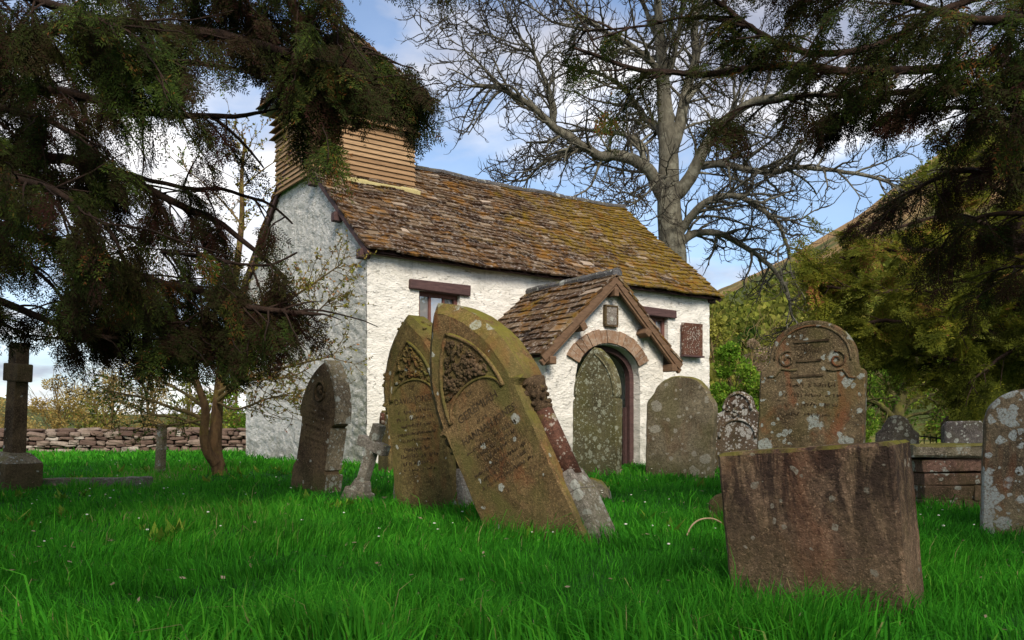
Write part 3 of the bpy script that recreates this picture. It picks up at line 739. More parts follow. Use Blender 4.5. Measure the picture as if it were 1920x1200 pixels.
    for k in range(nb):
        a0 = math.radians(22 + (136) * k / nb + 0.35); a1 = math.radians(22 + 136 * (k + 1) / nb - 0.35)
        q = []
        kk = (rise + 0.02) / hw
        jo = rnd.uniform(-0.012, 0.02); y0 = PY - 0.045 + rnd.uniform(-0.008, 0.008)
        for y in (y0, PY + 0.03):
            for (r, a) in ((ri, a0), (ri, a1), (ro + jo, a1), (ro + jo, a0)):
                q.append((PC - r * math.cos(a), y, spr + r * math.sin(a) * kk + (0.03 if r > hw + .1 else 0)))
        vs.add(q, [(0, 1, 2, 3), (7, 6, 5, 4), (0, 4, 5, 1), (1, 5, 6, 2), (2, 6, 7, 3), (3, 7, 4, 0)], rnd.random())
    vs.build('arch_ring', MAT['brick'], porch)
    # timber arch frame inside the opening
    fm = MB(); y0, y1 = PY + 0.14, PY + 0.25
    def arc(hh, rr): return [(PC - hh, -0.2)] + [(PC - hh * math.cos(PI * i / 26), spr + rr * max(0.0, math.sin(PI * i / 26)) ** 0.93) for i in range(27)] + [(PC + hh, -0.2)]
    A, B = arc(hw - 0.004, rise - 0.004), arc(hw - 0.095, rise - 0.095)
    for i in range(len(A) - 1):
        q = [(A[i][0], y0, A[i][1]), (A[i + 1][0], y0, A[i + 1][1]), (B[i + 1][0], y0, B[i + 1][1]), (B[i][0], y0, B[i][1])]
        q2 = [(x, y1, z) for x, _, z in q]
        fm.add(q + q2, [(0, 1, 2, 3), (7, 6, 5, 4), (2, 6, 7, 3), (0, 4, 5, 1)])
    fm.build('door_frame', MAT['beam'], porch)
    # open slatted gate folded back inside
    gt_ = MB(); hx, hy = PC + hw - 0.11, PY + 0.20; dx, dy = -0.16, 0.98; 
    for k in range(8):
        f = 0.04 + k * 0.105; p = (hx + dx * f, hy + dy * f, 0.48); Rz = Matrix.Rotation(math.atan2(dy, dx), 3, 'Z')
        gt_.box((p[0], p[1], 0.46 + rnd.uniform(-0.02, 0.02)), (0.033, 0.014, 0.48), Rz)
    Rz = Matrix.Rotation(math.atan2(dy, dx), 3, 'Z')
    for z in (0.2, 0.78): gt_.box((hx + dx * 0.42, hy + dy * 0.42 + 0.025, z), (0.41, 0.014, 0.04), Rz)
    gt_.build('porch_gate', MAT['beam'], porch, 0.004, 1)
    # inner church door
    dr = MB()
    for k in range(5): dr.box((PC - 0.42 + k * 0.21, -0.055, 0.9), (0.1, 0.025, 0.98))
    dr.build('church_door', MAT['dark'], root, 0.006, 1)
    # porch roof
    ps = math.atan(PSL); pc, pn = math.cos(ps), math.sin(ps)
    PT = (PC - PX0 + 0.20) / pc; y_out = PY - 0.20
    psag = lambda u, t: 0.012 * math.sin(u * 3 + t * 2)
    pz0 = PR - (PC - PX0 + 0.20) * PSL
    mbp = MB()
    tiles(mbp, (PX0 - 0.20, 0, pz0), (0, 1, 0), (pc, 0, pn), (-pn, 0, pc), y_out, 0.06, PT, 0.165, 0.2, 0.4, sag=psag, th=0.028)
    tiles(mbp, (PX1 + 0.20, 0, pz0), (0, 1, 0), (-pc, 0, pn), (pn, 0, pc), y_out, 0.06, PT, 0.165, 0.2, 0.4, sag=psag, th=0.028)
    pro = mbp.build('porch_roof', MAT['tile'], root)
    dk = MB()
    for sg in (-1, 1):
        x0 = PC + sg * (PC - PX0 + 0.18)
        dk.add([(x0, y_out + 0.03, pz0 - 0.03), (PC, y_out + 0.03, PR - 0.05), (PC, 0.0, PR - 0.05), (x0, 0.0, pz0 - 0.03)], [(0, 1, 2, 3)])
    dk.build('roof_boarding', MAT['beam'], pro)
    rg = MB(); u = y_out - 0.02
    while u < 0.0:
        l = 0.4; pts = []
        for k in range(2):
            uu = u + 0.004 + k * (min(l, 0.02 - u) - 0.008); zz = PR + 0.02 + (0 if k else 0.012)
            for a in range(7):
                an = math.radians(-25 + 230 * a / 6); pts.append((PC + 0.11 * math.cos(an), uu, zz + 0.085 * math.sin(an)))
        rg.add(pts, [(i, i + 1, i + 8, i + 7) for i in range(6)] + [tuple(range(7)), tuple(range(7, 14))]); u += l
    rg.build('ridge_tiles', MAT['ridge'], pro)
    # bargeboards: outer and an inner pair
    for (off, dep, yy, th) in ((0.02, 0.065, y_out + 0.02, 0.02), (0.10, 0.045, y_out + 0.05, 0.03)):
        for sg in (-1, 1):
            bb = MB()
            p = Vector((PC + sg * (PC - PX0 + 0.20), yy, pz0 - off)); q = Vector((PC, yy, PR - off)); L = (q - p).length
            ang = math.atan2(q.z - p.z, q.x - p.x)
            bb.box((p + q) / 2 + Vector((0, sg * 0.0015, -0.03)), (L / 2, th, dep), Matrix.Rotation(-ang, 3, 'Y'))
            bb.build('bargeboard', MAT['barge'], pro, 0.005, 1)
    pe = MB()
    for sg in (-1, 1):
        for f in (0.50, 0.94):
            x = PC + sg * f * (PC - PX0 + 0.10); z = PR - f * (PC - PX0 + 0.1) * PSL - 0.24
            pe = MB(); pe.box((x, PY - 0.09, z), (0.06, 0.13, 0.06), Matrix.Rotation(sg * 0.6 if f < 0.7 else 0, 3, 'Y')); pe.build('purlin_end', MAT['barge'], pro, 0.008, 1)
    pe = MB(); pe.box((PC, PY - 0.09, PR - 0.27), (0.045, 0.12, 0.07))
    pe.build('purlin_end', MAT['barge'], pro, 0.008, 1)
    dp = MB(); dp.box((PC + 0.02, PY - 0.03, 2.42), (0.11, 0.03, 0.145), jit=0.004)
    tag(dp.build('datestone', MAT['s_pale'], porch, 0.006, 1), 'square grey stone plaque worn blank above the arch')
    fr = MB()
    for (x, z, a, b) in ((PC + 0.02, 2.58, 0.135, 0.016), (PC + 0.02, 2.26, 0.135, 0.016), (PC - 0.105, 2.42, 0.016, 0.142), (PC + 0.145, 2.42, 0.016, 0.142)): fr.box((x, PY - 0.035, z), (a, 0.036, b))
    fr.build('datestone_border', MAT['s_dark'], porch, 0.004, 1)
    pp = MB(); pp.tube([(PX1 + 0.1, -0.10, 0.0), (PX1 + 0.1, -0.10, 1.6)], 0.035, 8); pp.build('drain_pipe', MAT['lead'], root)

    # ---- bell turret
    tx0, tx1, ty0, ty1 = -0.06, 1.95, 1.98, 3.76
    zb, zl, ze, za = 5.16, 6.22, 6.80, 8.32
    tur = MB(); 
    for side in range(4):
        z = zb - (0.0 if side in (0, 1) else 0.0)
        if side == 0: a, b = (tx0, ty0), (tx1, ty0)
        elif side == 1: a, b = (tx0, ty1), (tx0, ty0)
        elif side == 2: a, b = (tx1, ty0), (tx1, ty1)
        else: a, b = (tx1, ty1), (tx0, ty1)
        ax = Vector((a[0], a[1], 0)); bx = Vector((b[0], b[1], 0)); U = (bx - ax).normalized(); L = (bx - ax).length; N = Vector((U.y, -U.x, 0))
        while z < zl - 0.02:
            h = 0.092
            tone = 0.3 + 0.5 * rnd.random(); d0 = 0.046 + rnd.uniform(-0.003, 0.003)
            w_ = Vector((0, 0, 1))
            e0 = -0.032; e1 = L + 0.032
            p = [ax + U * e0 + N * d0 + w_ * z, ax + U * e1 + N * d0 + w_ * z, ax + U * (L + .004) + N * 0.006 + w_ * (z + h + 0.02), ax - U * .004 + N * 0.006 + w_ * (z + h + 0.02)]
            q = [ax + w_ * z, ax + U * L + w_ * z, ax + U * L - N * 0.02 + w_ * (z + h + .02), ax - N * 0.02 + w_ * (z + h + .02)]
            tur.add(p + q, [(0, 1, 2, 3), (0, 4, 5, 1), (1, 5, 6, 2), (0, 3, 7, 4)], tone)
            z += h
    bt = tur.build('bell_turret', MAT['oak'], root)
    lv = MB(); dkb = MB()
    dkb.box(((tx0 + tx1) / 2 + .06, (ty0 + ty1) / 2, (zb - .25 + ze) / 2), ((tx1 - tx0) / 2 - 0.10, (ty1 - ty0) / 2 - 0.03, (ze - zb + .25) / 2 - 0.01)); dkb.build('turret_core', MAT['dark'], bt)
    for side in range(4):
        if side == 0: a, b = (tx0, ty0), (tx1, ty0)
        elif side == 1: a, b = (tx0, ty1), (tx0, ty0)
        elif side == 2: a, b = (tx1, ty0), (tx1, ty1)
        else: a, b = (tx1, ty1), (tx0, ty1)
        ax = Vector((a[0], a[1], 0)); bx = Vector((b[0], b[1], 0)); U = (bx - ax).normalized(); L = (bx - ax).length; N = Vector((U.y, -U.x, 0)); w_ = Vector((0, 0, 1))
        for k in range(4):
            z = zl + 0.01 + k * 0.148; o0 = 0.13; o1 = 0.02; tone = rnd.random() * 0.8
            p = [ax - U * o0 + N * o0 + w_ * z, ax + U * (L + o0) + N * o0 + w_ * z, ax + U * (L + o1) + N * o1 + w_ * (z + 0.13), ax - U * o1 + N * o1 + w_ * (z + .13)]
            q = [v - N * 0.03 - w_ * 0.005 for v in p]
            lv.add(p + q, [(0, 1, 2, 3), (7, 6, 5, 4), (0, 4, 5, 1), (1, 5, 6, 2), (2, 6, 7, 3), (3, 7, 4, 0)], tone)
    lv.build('louvre', MAT['oak'], bt)
    cp = MB(); cx, cy = (tx0 + tx1) / 2, (ty0 + ty1) / 2; oo = 0.27
    hx_, hy_ = (tx1 - tx0) / 2 + oo, (ty1 - ty0) / 2 + oo
    for side in range(4):
        if side in (0, 3):
            sg = -1 if side == 0 else 1; H = hy_; Wd = hx_
            O = (cx, cy + sg * hy_, ze); U = (1, 0, 0); d = Vector((0, -sg * hy_, za - ze))
        else:
            sg = -1 if side == 1 else 1; H = hx_; Wd = hy_
            O = (cx + sg * hx_, cy, ze); U = (0, 1, 0); d = Vector((-sg * hx_, 0, za - ze))
        T2 = d.length; V = d.normalized(); N = Vector((1, 0, 0)).cross(V) if side in (0, 3) else V.cross(Vector((0, 1, 0)))
        if N.z < 0: N = -N
        tiles(cp, O, U, V, N, (lambda t, Wd=Wd, T2=T2: -Wd * (1 - max(0, t) / T2)), (lambda t, Wd=Wd, T2=T2: Wd * (1 - max(0, t) / T2)), T2, 0.14, 0.18, 0.3)
    cap = cp.build('turret_roof', MAT['tile'], bt)
    hp = MB()
    for sx in (-1, 1):
        for sy in (-1, 1): hp.tube([(cx + sx * hx_, cy + sy * hy_, ze + 0.02), (cx, cy, za + 0.04)], [0.06, 0.05], 6)
    hp.box((cx, cy, ze - 0.035), (hx_ - 0.02, hy_ - 0.02, 0.035))
    hp.build('hip_lead', MAT['lead'], bt)
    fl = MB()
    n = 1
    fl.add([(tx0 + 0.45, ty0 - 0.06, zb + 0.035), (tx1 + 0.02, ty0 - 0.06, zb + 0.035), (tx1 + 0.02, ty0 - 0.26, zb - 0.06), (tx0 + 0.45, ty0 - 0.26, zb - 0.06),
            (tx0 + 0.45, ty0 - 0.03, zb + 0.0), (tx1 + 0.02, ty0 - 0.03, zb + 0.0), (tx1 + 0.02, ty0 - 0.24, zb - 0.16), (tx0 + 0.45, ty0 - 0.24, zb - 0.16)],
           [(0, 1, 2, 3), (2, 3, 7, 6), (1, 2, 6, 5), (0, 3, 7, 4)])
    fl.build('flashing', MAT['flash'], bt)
    return root
build_church()

# ------------------------------------------------------------------ the dry stone boundary wall
def build_drystone():
    rnd = random.Random(21)
    p0 = np.array([-26.0, 24.0]); p1 = np.array([6.0, 30.0]); d = (p1 - p0); L = np.linalg.norm(d); d = d / L
    root = empty('boundary_wall', (p0[0], p0[1], 0), Matrix.Rotation(math.atan2(d[1], d[0]), 4, 'Z'),
                 'low dry stone boundary wall of brown and grey rubble beyond the lawn', 'wall')
    mb = MB(); cp = MB()
    for face in (0, 1):
        z = -0.05
        while z < 0.66:
            h = rnd.uniform(0.06, 0.18)
            u = -rnd.random() * .3
            while u < L:
                w = rnd.uniform(0.12, 0.62) * (0.5 + h * 4)
                gx, gy = p0 + d * (u + w / 2); g = gz1(gx, gy)
                hh = h * rnd.uniform(0.75, 1.12)
                mb.stone((u + w / 2, (-0.16 if face == 0 else 0.16) + rnd.uniform(-0.04, 0.04), g + z + h / 2 + rnd.uniform(-.02, .02)), (w / 2 + 0.003, 0.20, hh / 2 + 0.004), Matrix.Rotation(rnd.gauss(0, 0.09), 3, 'Y'), rnd.random(), rnd.uniform(.3, .62), .10)
                u += w
            z += h
        if face == 0: top = z
    u = 0
    while u < L:
        w = rnd.uniform(0.3, 0.75); gx, gy = p0 + d * (u + w / 2); g = gz1(gx, gy)
        cp.stone((u + w / 2, rnd.uniform(-0.03, 0.03), g + top + 0.04 + rnd.uniform(-0.02, 0.02)), (w / 2, 0.27, rnd.uniform(0.04, 0.08)), Matrix.Rotation(rnd.gauss(0, 0.08), 3, 'Y'), rnd.random(), .55, .08)
        u += w
    mb.build('rubble_courses', MAT['drystone'], root, smooth=False); cp.build('cope_stones', MAT['drystone'], root)
    co = MB(); co.box((L / 2, 0, 0.45), (L / 2, 0.12, 0.45)); co.build('wall_core', MAT['dark'], root)  # dark core paints the shade in the gaps between stones
build_drystone()

# ------------------------------------------------------------------ headstones
def outline_noise(pts, jit, seed):
    pts = np.asarray(pts, float)
    P = np.stack([pts[:, 0] * 9, pts[:, 1] * 9, np.zeros(len(pts)) + seed * 1.37], -1)
    dx = fbm(P, 3) * 2; dz = fbm(P + 31.7, 3) * 2
    return pts + np.stack([dx, dz], -1) * jit
def inset(pts, c):
    p = np.asarray(pts, float); n = len(p); c = np.broadcast_to(np.asarray(c, float), (n,))
    a = p - np.roll(p, 1, 0); b = np.roll(p, -1, 0) - p
    na = np.stack([-a[:, 1], a[:, 0]], -1); nb = np.stack([-b[:, 1], b[:, 0]], -1)
    na /= np.linalg.norm(na, axis=1)[:, None] + 1e-9; nb /= np.linalg.norm(nb, axis=1)[:, None] + 1e-9
    m = na + nb; m /= np.linalg.norm(m, axis=1)[:, None] + 1e-9
    k = 1.0 / np.clip((m * na).sum(1), 0.55, 1)
    return p + m * (c * k)[:, None]
def slab_mesh(name, pts, t, cf=0.012, cb=0.012, jit=0.006, seed=0, step=0.035, fdisp=0.0):
    """closed outline (x,z) counter-clockwise -> slab of thickness t with chamfered edges; front at y=-t/2"""
    pts = np.asarray(pts, float)
    q = resample(np.concatenate([pts, pts[:1]]), step)[:-1]
    if callable(cf): cfa = np.array([cf(x, z) for x, z in q])
    else: cfa = np.full(len(q), cf)
    q = outline_noise(q, jit, seed)
    n = len(q)
    loops = [(inset(q, cfa), -t / 2), (inset(q, cfa * 0.0), None), (q, t / 2 - cb), (inset(q, cb), t / 2)]
    V = []
    P = np.stack([q[:, 0] * 14, q[:, 1] * 14, np.full(n, seed * 2.1)], -1)
    nn = fbm(P, 3) * jit * 1.6
    for li, (pp, y) in enumerate(loops):
        for i in range(n):
            yy = (-t / 2 + cfa[i] * (0.8 if cfa[i] > 0.03 else 1)) if y is None else y
            V.append((pp[i, 0], yy + (nn[i] if li in (0, 1) else 0), pp[i, 1]))
    fs = []
    for k in range(3):
        for i in range(n):
            j = (i + 1) % n; fs.append((k * n + i, k * n + j, (k + 1) * n + j, (k + 1) * n + i))
    fs.append(tuple(range(n))[::-1]); fs.append(tuple(range(3 * n, 4 * n)))
    me = bpy.data.meshes.new(name); me.from_pydata(V, [], fs); me.validate()
    bm = bmesh.new(); bm.from_mesh(me); bmesh.ops.recalc_face_normals(bm, faces=bm.faces)
    bm.to_mesh(me); bm.free(); me.update()
    return me
def lancet(hw, zs, za, n=18):
    """right side then left side of a pointed arch, from (hw,zs) over the apex to (-hw,zs)"""
    h = za - zs; R = (hw * hw + h * h) / (2 * hw); cx = hw - R
    a1 = math.atan2(h, -cx)
    r = [(cx + R * math.cos(a1 * i / n), zs + R * math.sin(a1 * i / n)) for i in range(n + 1)]
    return r + [(-x, z) for x, z in r[::-1][1:]]
def rounded(hw, zs, za, n=24):
    return [(hw * math.cos(PI * i / n), zs + (za - zs) * math.sin(PI * i / n)) for i in range(n + 1)]
def stone_frame(name, px, py, Y, az, lean, tip, label, cat='headstone', group=None, sink=0.0):
    """foot of the stone where photo pixel (px, py) meets distance Y; az turns the face, lean tilts sideways, tip toward the viewer"""
    X = (px - CX) / F * Y
    z = gz1(X, Y) - sink
    R = Matrix.Rotation(math.radians(az), 4, 'Z') @ Matrix.Rotation(math.radians(lean), 4, 'Y') @ Matrix.Rotation(math.radians(tip), 4, 'X')
    return empty(name, (X, Y, z), R, label, cat, group)
def roll(name, pts, y, r, mat, parent, close=False):
    mb = MB(); p = [(x, y, z) for x, z in pts]
    mb.tube(p, r, 6); return mb.build(name, mat, parent, smooth=True)
FONT = None
def lettering(txt, size, x, z, y, mat, parent, name='inscription', sx=1.0, bend=0.0):
    cu = bpy.data.curves.new('text', 'FONT'); cu.body = txt; cu.size = size; cu.align_x = 'CENTER'; cu.extrude = 0.0025; cu.resolution_u = 2
    o = bpy.data.objects.new('tmp', cu); COL.objects.link(o)
    dg = bpy.context.evaluated_depsgraph_get(); me = bpy.data.meshes.new_from_object(o.evaluated_get(dg))
    bpy.data.objects.remove(o, do_unlink=True); bpy.data.curves.remove(cu)
    n = len(me.vertices); co = np.empty(n * 3, np.float32); me.vertices.foreach_get('co', co); co = co.reshape(-1, 3)
    X = co[:, 0] * sx; Zt = co[:, 1] - bend * X * X
    out = np.stack([X + x, np.full(n, y) - co[:, 2] * 0.9, Zt + z], -1)
    P = np.stack([out[:, 0] * 25, out[:, 2] * 25, np.zeros(n)], -1); out[:, 2] += (vnoise(P) - 0.5) * size * 0.06
    me.vertices.foreach_set('co', out.astype(np.float32).ravel()); me.update(); me.materials.clear()
    return link(name, me, mat, parent)
def worn_lines(rows, y, mat, parent, seed, name='worn_inscription'):
    """rows of (centre x, z, half width, letter height): raised dark strokes painting the shade of worn, unreadable cuts"""
    rnd = random.Random(seed); mb = MB()
    for (xc, z, hw, h) in rows:
        x = xc - hw
        while x < xc + hw:
            w = h * rnd.uniform(0.25, 0.75)
            if rnd.random() < 0.80:
                for k in range(rnd.choice((1, 2, 2))):
                    mb.box((x + w / 2 + rnd.uniform(-w, w) * .25, y, z + rnd.uniform(-.2, .2) * h), (h * rnd.uniform(0.06, 0.13), 0.003, h * rnd.uniform(0.2, 0.5)), Matrix.Rotation(rnd.choice((0, 0, 0.5, -0.5, 1.4)) + rnd.uniform(-.2, .2), 3, 'Y'))
            x += w + h * 0.22
    return mb.build(name, mat, parent)
def carving(name, inside, n, y, mat, parent, seed, rmin=0.014, rmax=0.034):
    """carved flowers and leaves in relief, filling the region inside(x,z)"""
    rnd = random.Random(seed); mb = MB(); xs = [p for p in inside[1]]
    cnt = 0; tries = 0; placed = []
    while cnt < n and tries < 8000:
        tries += 1
        x = rnd.uniform(inside[1][0], inside[1][1]); z = rnd.uniform(inside[2][0], inside[2][1])
        r = rnd.uniform(rmin, rmax)
        if not inside[0](x, z, r * 0.9): continue
        if any((x - a) ** 2 + (z - b) ** 2 < (0.62 * (r + c)) ** 2 for a, b, c in placed): continue
        placed.append((x, z, r)); cnt += 1
        kind = rnd.random()
        if kind < 0.45:       # flower of five petals
            mb.ell((x, y - r * 0.55, z), (r * .35, r * .3, r * .35), None, 8, 5)
            a0 = rnd.uniform(0, 6)
            for k in range(5):
                a = a0 + k * 2 * PI / 5
                mb.ell((x + math.cos(a) * r * .58, y - r * .25, z + math.sin(a) * r * .58), (r * .44, r * .34, r * .40), Matrix.Rotation(-a, 3, 'Y') @ Matrix.Rotation(0.5, 3, 'Z'), 8, 5)
        elif kind < 0.75:     # curled leaf
            a = rnd.uniform(0, 2 * PI); pts = []
            for k in range(7):
                s_ = k / 6; aa = a + s_ * 2.6; rr = r * (1.05 - 0.75 * s_)
                pts.append((x + math.cos(aa) * rr, y - r * 0.3, z + math.sin(aa) * rr))
            mb.tube(pts, [r * .14, r * .26, r * .34, r * .34, r * .3, r * .26, r * .2], 6)
        else:
            a = rnd.uniform(0, PI)
            mb.ell((x, y - r * .15, z), (r * 1.15, r * .5, r * .45), Matrix.Rotation(a, 3, 'Y'), 9, 5)
    return mb.build(name, mat, parent, smooth=True)

def gothic_stone(fr, seed, hw, zs, za, t, body, foot, mats, chamf, carve_seed, texts, worn, crockets=False, shaft=True):
    m_body, m_carve, m_red, m_pale, m_let = mats
    # main slab: wide pointed head over a narrower body, with a wider foot
    zf = foot
    pts = [(body + .012, -0.35), (body + .012, zf - 0.10), (body, zf)] + [(body, zs - 0.02)] + [(hw * 0.985, zs - 0.005)]
    pts = pts + lancet(hw, zs + 0.02, za)[0:] 
    full = pts + [(-hw * 0.985, zs - 0.005), (-body, zs - 0.02), (-body, zf), (-body - .012, zf - 0.10), (-body - .012, -0.35)]
    me = slab_mesh('slab', full, t, cf=lambda x, z: chamf if z > zs + 0.015 else 0.012, cb=0.02, jit=0.010, seed=seed)
    link('slab', me, m_body, fr)
    y = -t / 2
    # sunk lancet panel: raised roll mouldings follow the pointed head
    in_ = hw - chamf - 0.075
    arch = lancet(in_, zs + 0.02, za - (chamf + 0.075) * 1.9)
    roll('arch_moulding', arch, y - 0.002, 0.016, m_body, fr)
    zr = zs + 0.02; rr = in_ - 0.015
    lo = [(rr * math.cos(PI * i / 20), zr + rr * 0.66 * math.sin(PI * i / 20)) for i in range(21)]
    roll('panel_moulding', lo, y - 0.002, 0.011, m_body, fr)
    zt = za - (chamf + 0.075) * 1.9; h = zt - zr; R = (in_ ** 2 + h ** 2) / (2 * in_)
    def ins(x, z, r):
        if z < zr + rr * 0.66 * math.sqrt(max(0, 1 - (x / rr) ** 2)) + 0.02 + r * .8: return False
        return (abs(x) - in_ + R) ** 2 + (z - zr) ** 2 < (R - 0.02 - r) ** 2
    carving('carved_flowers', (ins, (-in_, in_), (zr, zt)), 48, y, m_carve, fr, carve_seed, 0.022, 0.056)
    for (tx, sz, xx, zz, bend) in texts: lettering(tx, sz, xx, zz, y - 0.001, m_let, fr, bend=bend)
    if worn: worn_lines(worn, y - 0.0015, m_let, fr, seed)
    if shaft:
        for sx in (1, -1):
            x = sx * (body + 0.012)
            s = MB(); s.tube([(x, 0.02, zf + 0.02), (x, 0.02, zs - 0.24)], 0.072, 14); s.build('shaft', m_red, fr, smooth=True)
            c = MB(); rnd = random.Random(seed + 5)
            c.tube([(x, 0.02, zs - 0.26), (x, 0.02, zs - 0.23), (x, 0.02, zs - 0.2), (x + sx * .015, 0.02, zs - 0.07), (x + sx * .02, .02, zs - 0.01)], [0.07, 0.085, 0.06, 0.088, 0.10], 12)
            for k in range(26):
                a = k * 2.4; zz = zs - 0.21 + 0.19 * (k / 26); q_ = .075 + .02 * (k / 26); c.ell((x + math.cos(a) * q_, 0.02 + math.sin(a) * q_, zz), (rnd.uniform(.014, .03), rnd.uniform(.014, .03), rnd.uniform(.012, .026)), Matrix.Rotation(a, 3, 'Z'))
            c.build('capital', m_carve, fr, smooth=True)
            b = MB(); b.box((sx * (hw - 0.032), 0.02, (zf - 0.10) / 2 - .16), (0.05, t / 2 - 0.03, (zf - 0.10) / 2 + .16)); 
            b.box((sx * (hw - 0.034), 0.02, zf - 0.02), (0.048, t / 2 - 0.032, 0.08), None, 0.5, 0.72)
            b.build('base_block', m_pale, fr, 0.012, 2)
    if crockets:
        c = MB(); rnd = random.Random(seed)
        q = resample(lancet(hw - 0.01, zs + 0.05, za - 0.02), 0.035)
        for (x, z) in q:
            for k in range(2):
                c.ell((x + rnd.uniform(-.012, .012), rnd.uniform(-0.10, 0.09), z + rnd.uniform(-.012, .012)), (rnd.uniform(.012, .024), rnd.uniform(.016, .03), rnd.uniform(.012, .022)), Matrix.Rotation(rnd.uniform(0, 3), 3, 'Y'), 6, 4)
        c.build('edge_carving', m_body, fr, smooth=True)

def build_stones():
    # 1 big leaning gothic stone
    fr = stone_frame('headstone', 1032, 1005, 6.15, -38, -29, 0, 'big pointed headstone leaning far over, with a carved flower panel and a red side shaft', sink=0.06)
    L = MAT['letter']
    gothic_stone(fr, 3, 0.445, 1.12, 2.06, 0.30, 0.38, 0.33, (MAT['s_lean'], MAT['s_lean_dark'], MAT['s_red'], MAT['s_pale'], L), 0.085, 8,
                 [('OF', 0.05, -0.02, 1.235, 0), ('GEREMIAH', 0.088, 0.0, 1.10, 0.12), ('HANNAH JONES', 0.075, 0.03, 0.94, 0.0)],
                 [(0, 1.33, 0.14, .035), (0, 1.035, 0.05, .03), (0.0, 0.87, 0.25, .03), (0.02, 0.815, 0.2, .03), (0, 0.765, 0.12, .035), (0.02, 0.69, 0.28, .028), (0.02, 0.635, 0.24, .028), (0.02, 0.58, 0.26, .028)])
    # 2 ochre gothic stone just behind it
    fr = stone_frame('headstone', 816, 955, 8.1, -36, -6, 2, 'ochre pointed headstone with carved edge and ribbon panel, standing behind the big leaning one', sink=0.05)
    gothic_stone(fr, 13, 0.41, 1.06, 1.86, 0.28, 0.35, 0.34, (MAT['s_ochre'], MAT['s_ochre'], MAT['s_dark'], MAT['s_pale'], L), 0.06, 15,
                 [('OF', 0.045, 0, 1.17, 0), ('DAVID JONES', 0.078, 0.0, 1.045, 0.0)],
                 [(0, 1.25, 0.12, .035), (0, 0.965, 0.2, .035), (0, 0.90, 0.23, .035), (0, 0.835, 0.18, .035), (0, 0.76, 0.24, .03), (0, 0.70, 0.2, .03), (0, 0.62, 0.18, .045), (0, 0.555, 0.22, .04), (0, 0.49, 0.2, .035), (0, .43, .2, .03)], crockets=True)
    # 3 dark lancet stone on the left
    fr = stone_frame('headstone', 588, 922, 9.9, -42, 13, 0, 'dark narrow pointed headstone with a pierced roundel and a pale edge', sink=0.03)
    hw = 0.325
    pts = [(hw, -.3), (hw, .26), (hw - .05, .33), (hw - .05, .82), (hw + .01, .86)] + lancet(hw + 0.01, 0.88, 1.50) + [(-hw - .01, .86), (-hw + .05, .82), (-hw + .05, .33), (-hw, .26), (-hw, -.3)]
    link('slab', slab_mesh('slab', pts, 0.20, 0.012, 0.015, 0.007, 4), MAT['s_dark'], fr)
    eg = MB()
    for sx in (1,):
        eg_p = [(x, z) for x, z in lancet(hw + 0.022, 0.88, 1.525)[:19]]
        for (a, b) in zip(eg_p[:-1], eg_p[1:]):
            n = np.array([b[1] - a[1], -(b[0] - a[0])]); n /= np.linalg.norm(n); n *= .028
            q = [(a[0] - n[0], -0.098, a[1] - n[1]), (b[0] - n[0], -0.098, b[1] - n[1]), (b[0], -0.098, b[1]), (a[0], -0.098, a[1])]; q2 = [(x, 0.107, z) for x, _, z in q]
            eg.add(q + q2, [(0, 1, 2, 3), (7, 6, 5, 4), (2, 6, 7, 3), (0, 4, 5, 1)] + ([(0, 3, 7, 4)] if a == eg_p[0] else []))
        eg.box((hw - 0.04, 0.005, 0.58), (0.012, 0.102, 0.235)); eg.box((hw + 0.005, 0.005, 0.10), (0.014, 0.102, 0.2))
    eg.build('edge_moulding', MAT['s_edge'], fr)
    ro = MB(); pts = [(0.085 * math.cos(a), -0.105, 1.17 + 0.105 * math.sin(a)) for a in np.linspace(0, 2 * PI, 25)]; ro.tube(pts, 0.017, 6); 
    ro.build('roundel', MAT['s_dark'], fr, smooth=True)
    ro = MB(); ro.ell((0, -0.094, 1.17), (0.075, 0.012, 0.095), None, 16, 8); ro.build('roundel_hollow_shade', MAT['letter'], fr, smooth=True)  # raised dark oval; the shade of the hollow is put into its colour
    ro = MB()
    for k in range(7): ro.ell((random.uniform(-.03, .03), -0.11, 1.17 + random.uniform(-.05, .05)), (.02, .014, .024), None, 7, 5)
    ro.build('roundel_carving', MAT['s_dark'], fr, smooth=True)
    worn_lines([(0, 0.98, .17, .03), (0, .91, .2, .03), (0, .84, .17, .035), (0, .76, .19, .03), (0, .69, .15, .03), (0, .62, .18, .03), (0, .55, .16, .03)], -0.1015, L, fr, 33)
    # 4 small leaning cross
    fr = stone_frame('stone_cross', 668, 936, 8.8, -28, 20, 0, 'small lichened stone cross leaning to one side on its stepped foot', 'cross', sink=0.03)
    c = MB(); c.box((0, 0, 0.50), (0.048, 0.055, 0.345)); c.build('shaft', MAT['s_pale'], fr, 0.012, 2)
    c = MB(); c.box((0, 0, 0.625), (0.17, 0.0575, 0.055)); c.build('arm', MAT['s_pale'], fr, 0.012, 2)
    c = MB(); c.box((0, 0, -0.02), (0.155, 0.12, 0.17), None, 0.5, 0.8); c.box((0, 0, 0.19), (0.10, 0.085, 0.07), None, .5, .62); c.build('foot', MAT['s_pale'], fr, 0.014, 2)
    # 5 slim stone by the church corner
    fr = stone_frame('headstone', 727, 873, 12.2, -62, 1, 0, 'slim brown upright stone with a notched top beside the church corner', sink=0.0)
    pts = [(.22, -.3), (.22, .62), (.19, .64), (.19, .76), (.10, .86), (-.10, .86), (-.19, .76), (-.19, .64), (-.22, .62), (-.22, -.3)]
    link('slab', slab_mesh('slab', pts, 0.13, 0.015, 0.015, 0.01, 9), MAT['s_ochre'], fr)
    c = MB(); c.tube([(.0, -.07, .66), (0, -.07, .82)], .045, 8); c.build('carved_boss', MAT['s_red'], fr, smooth=True)
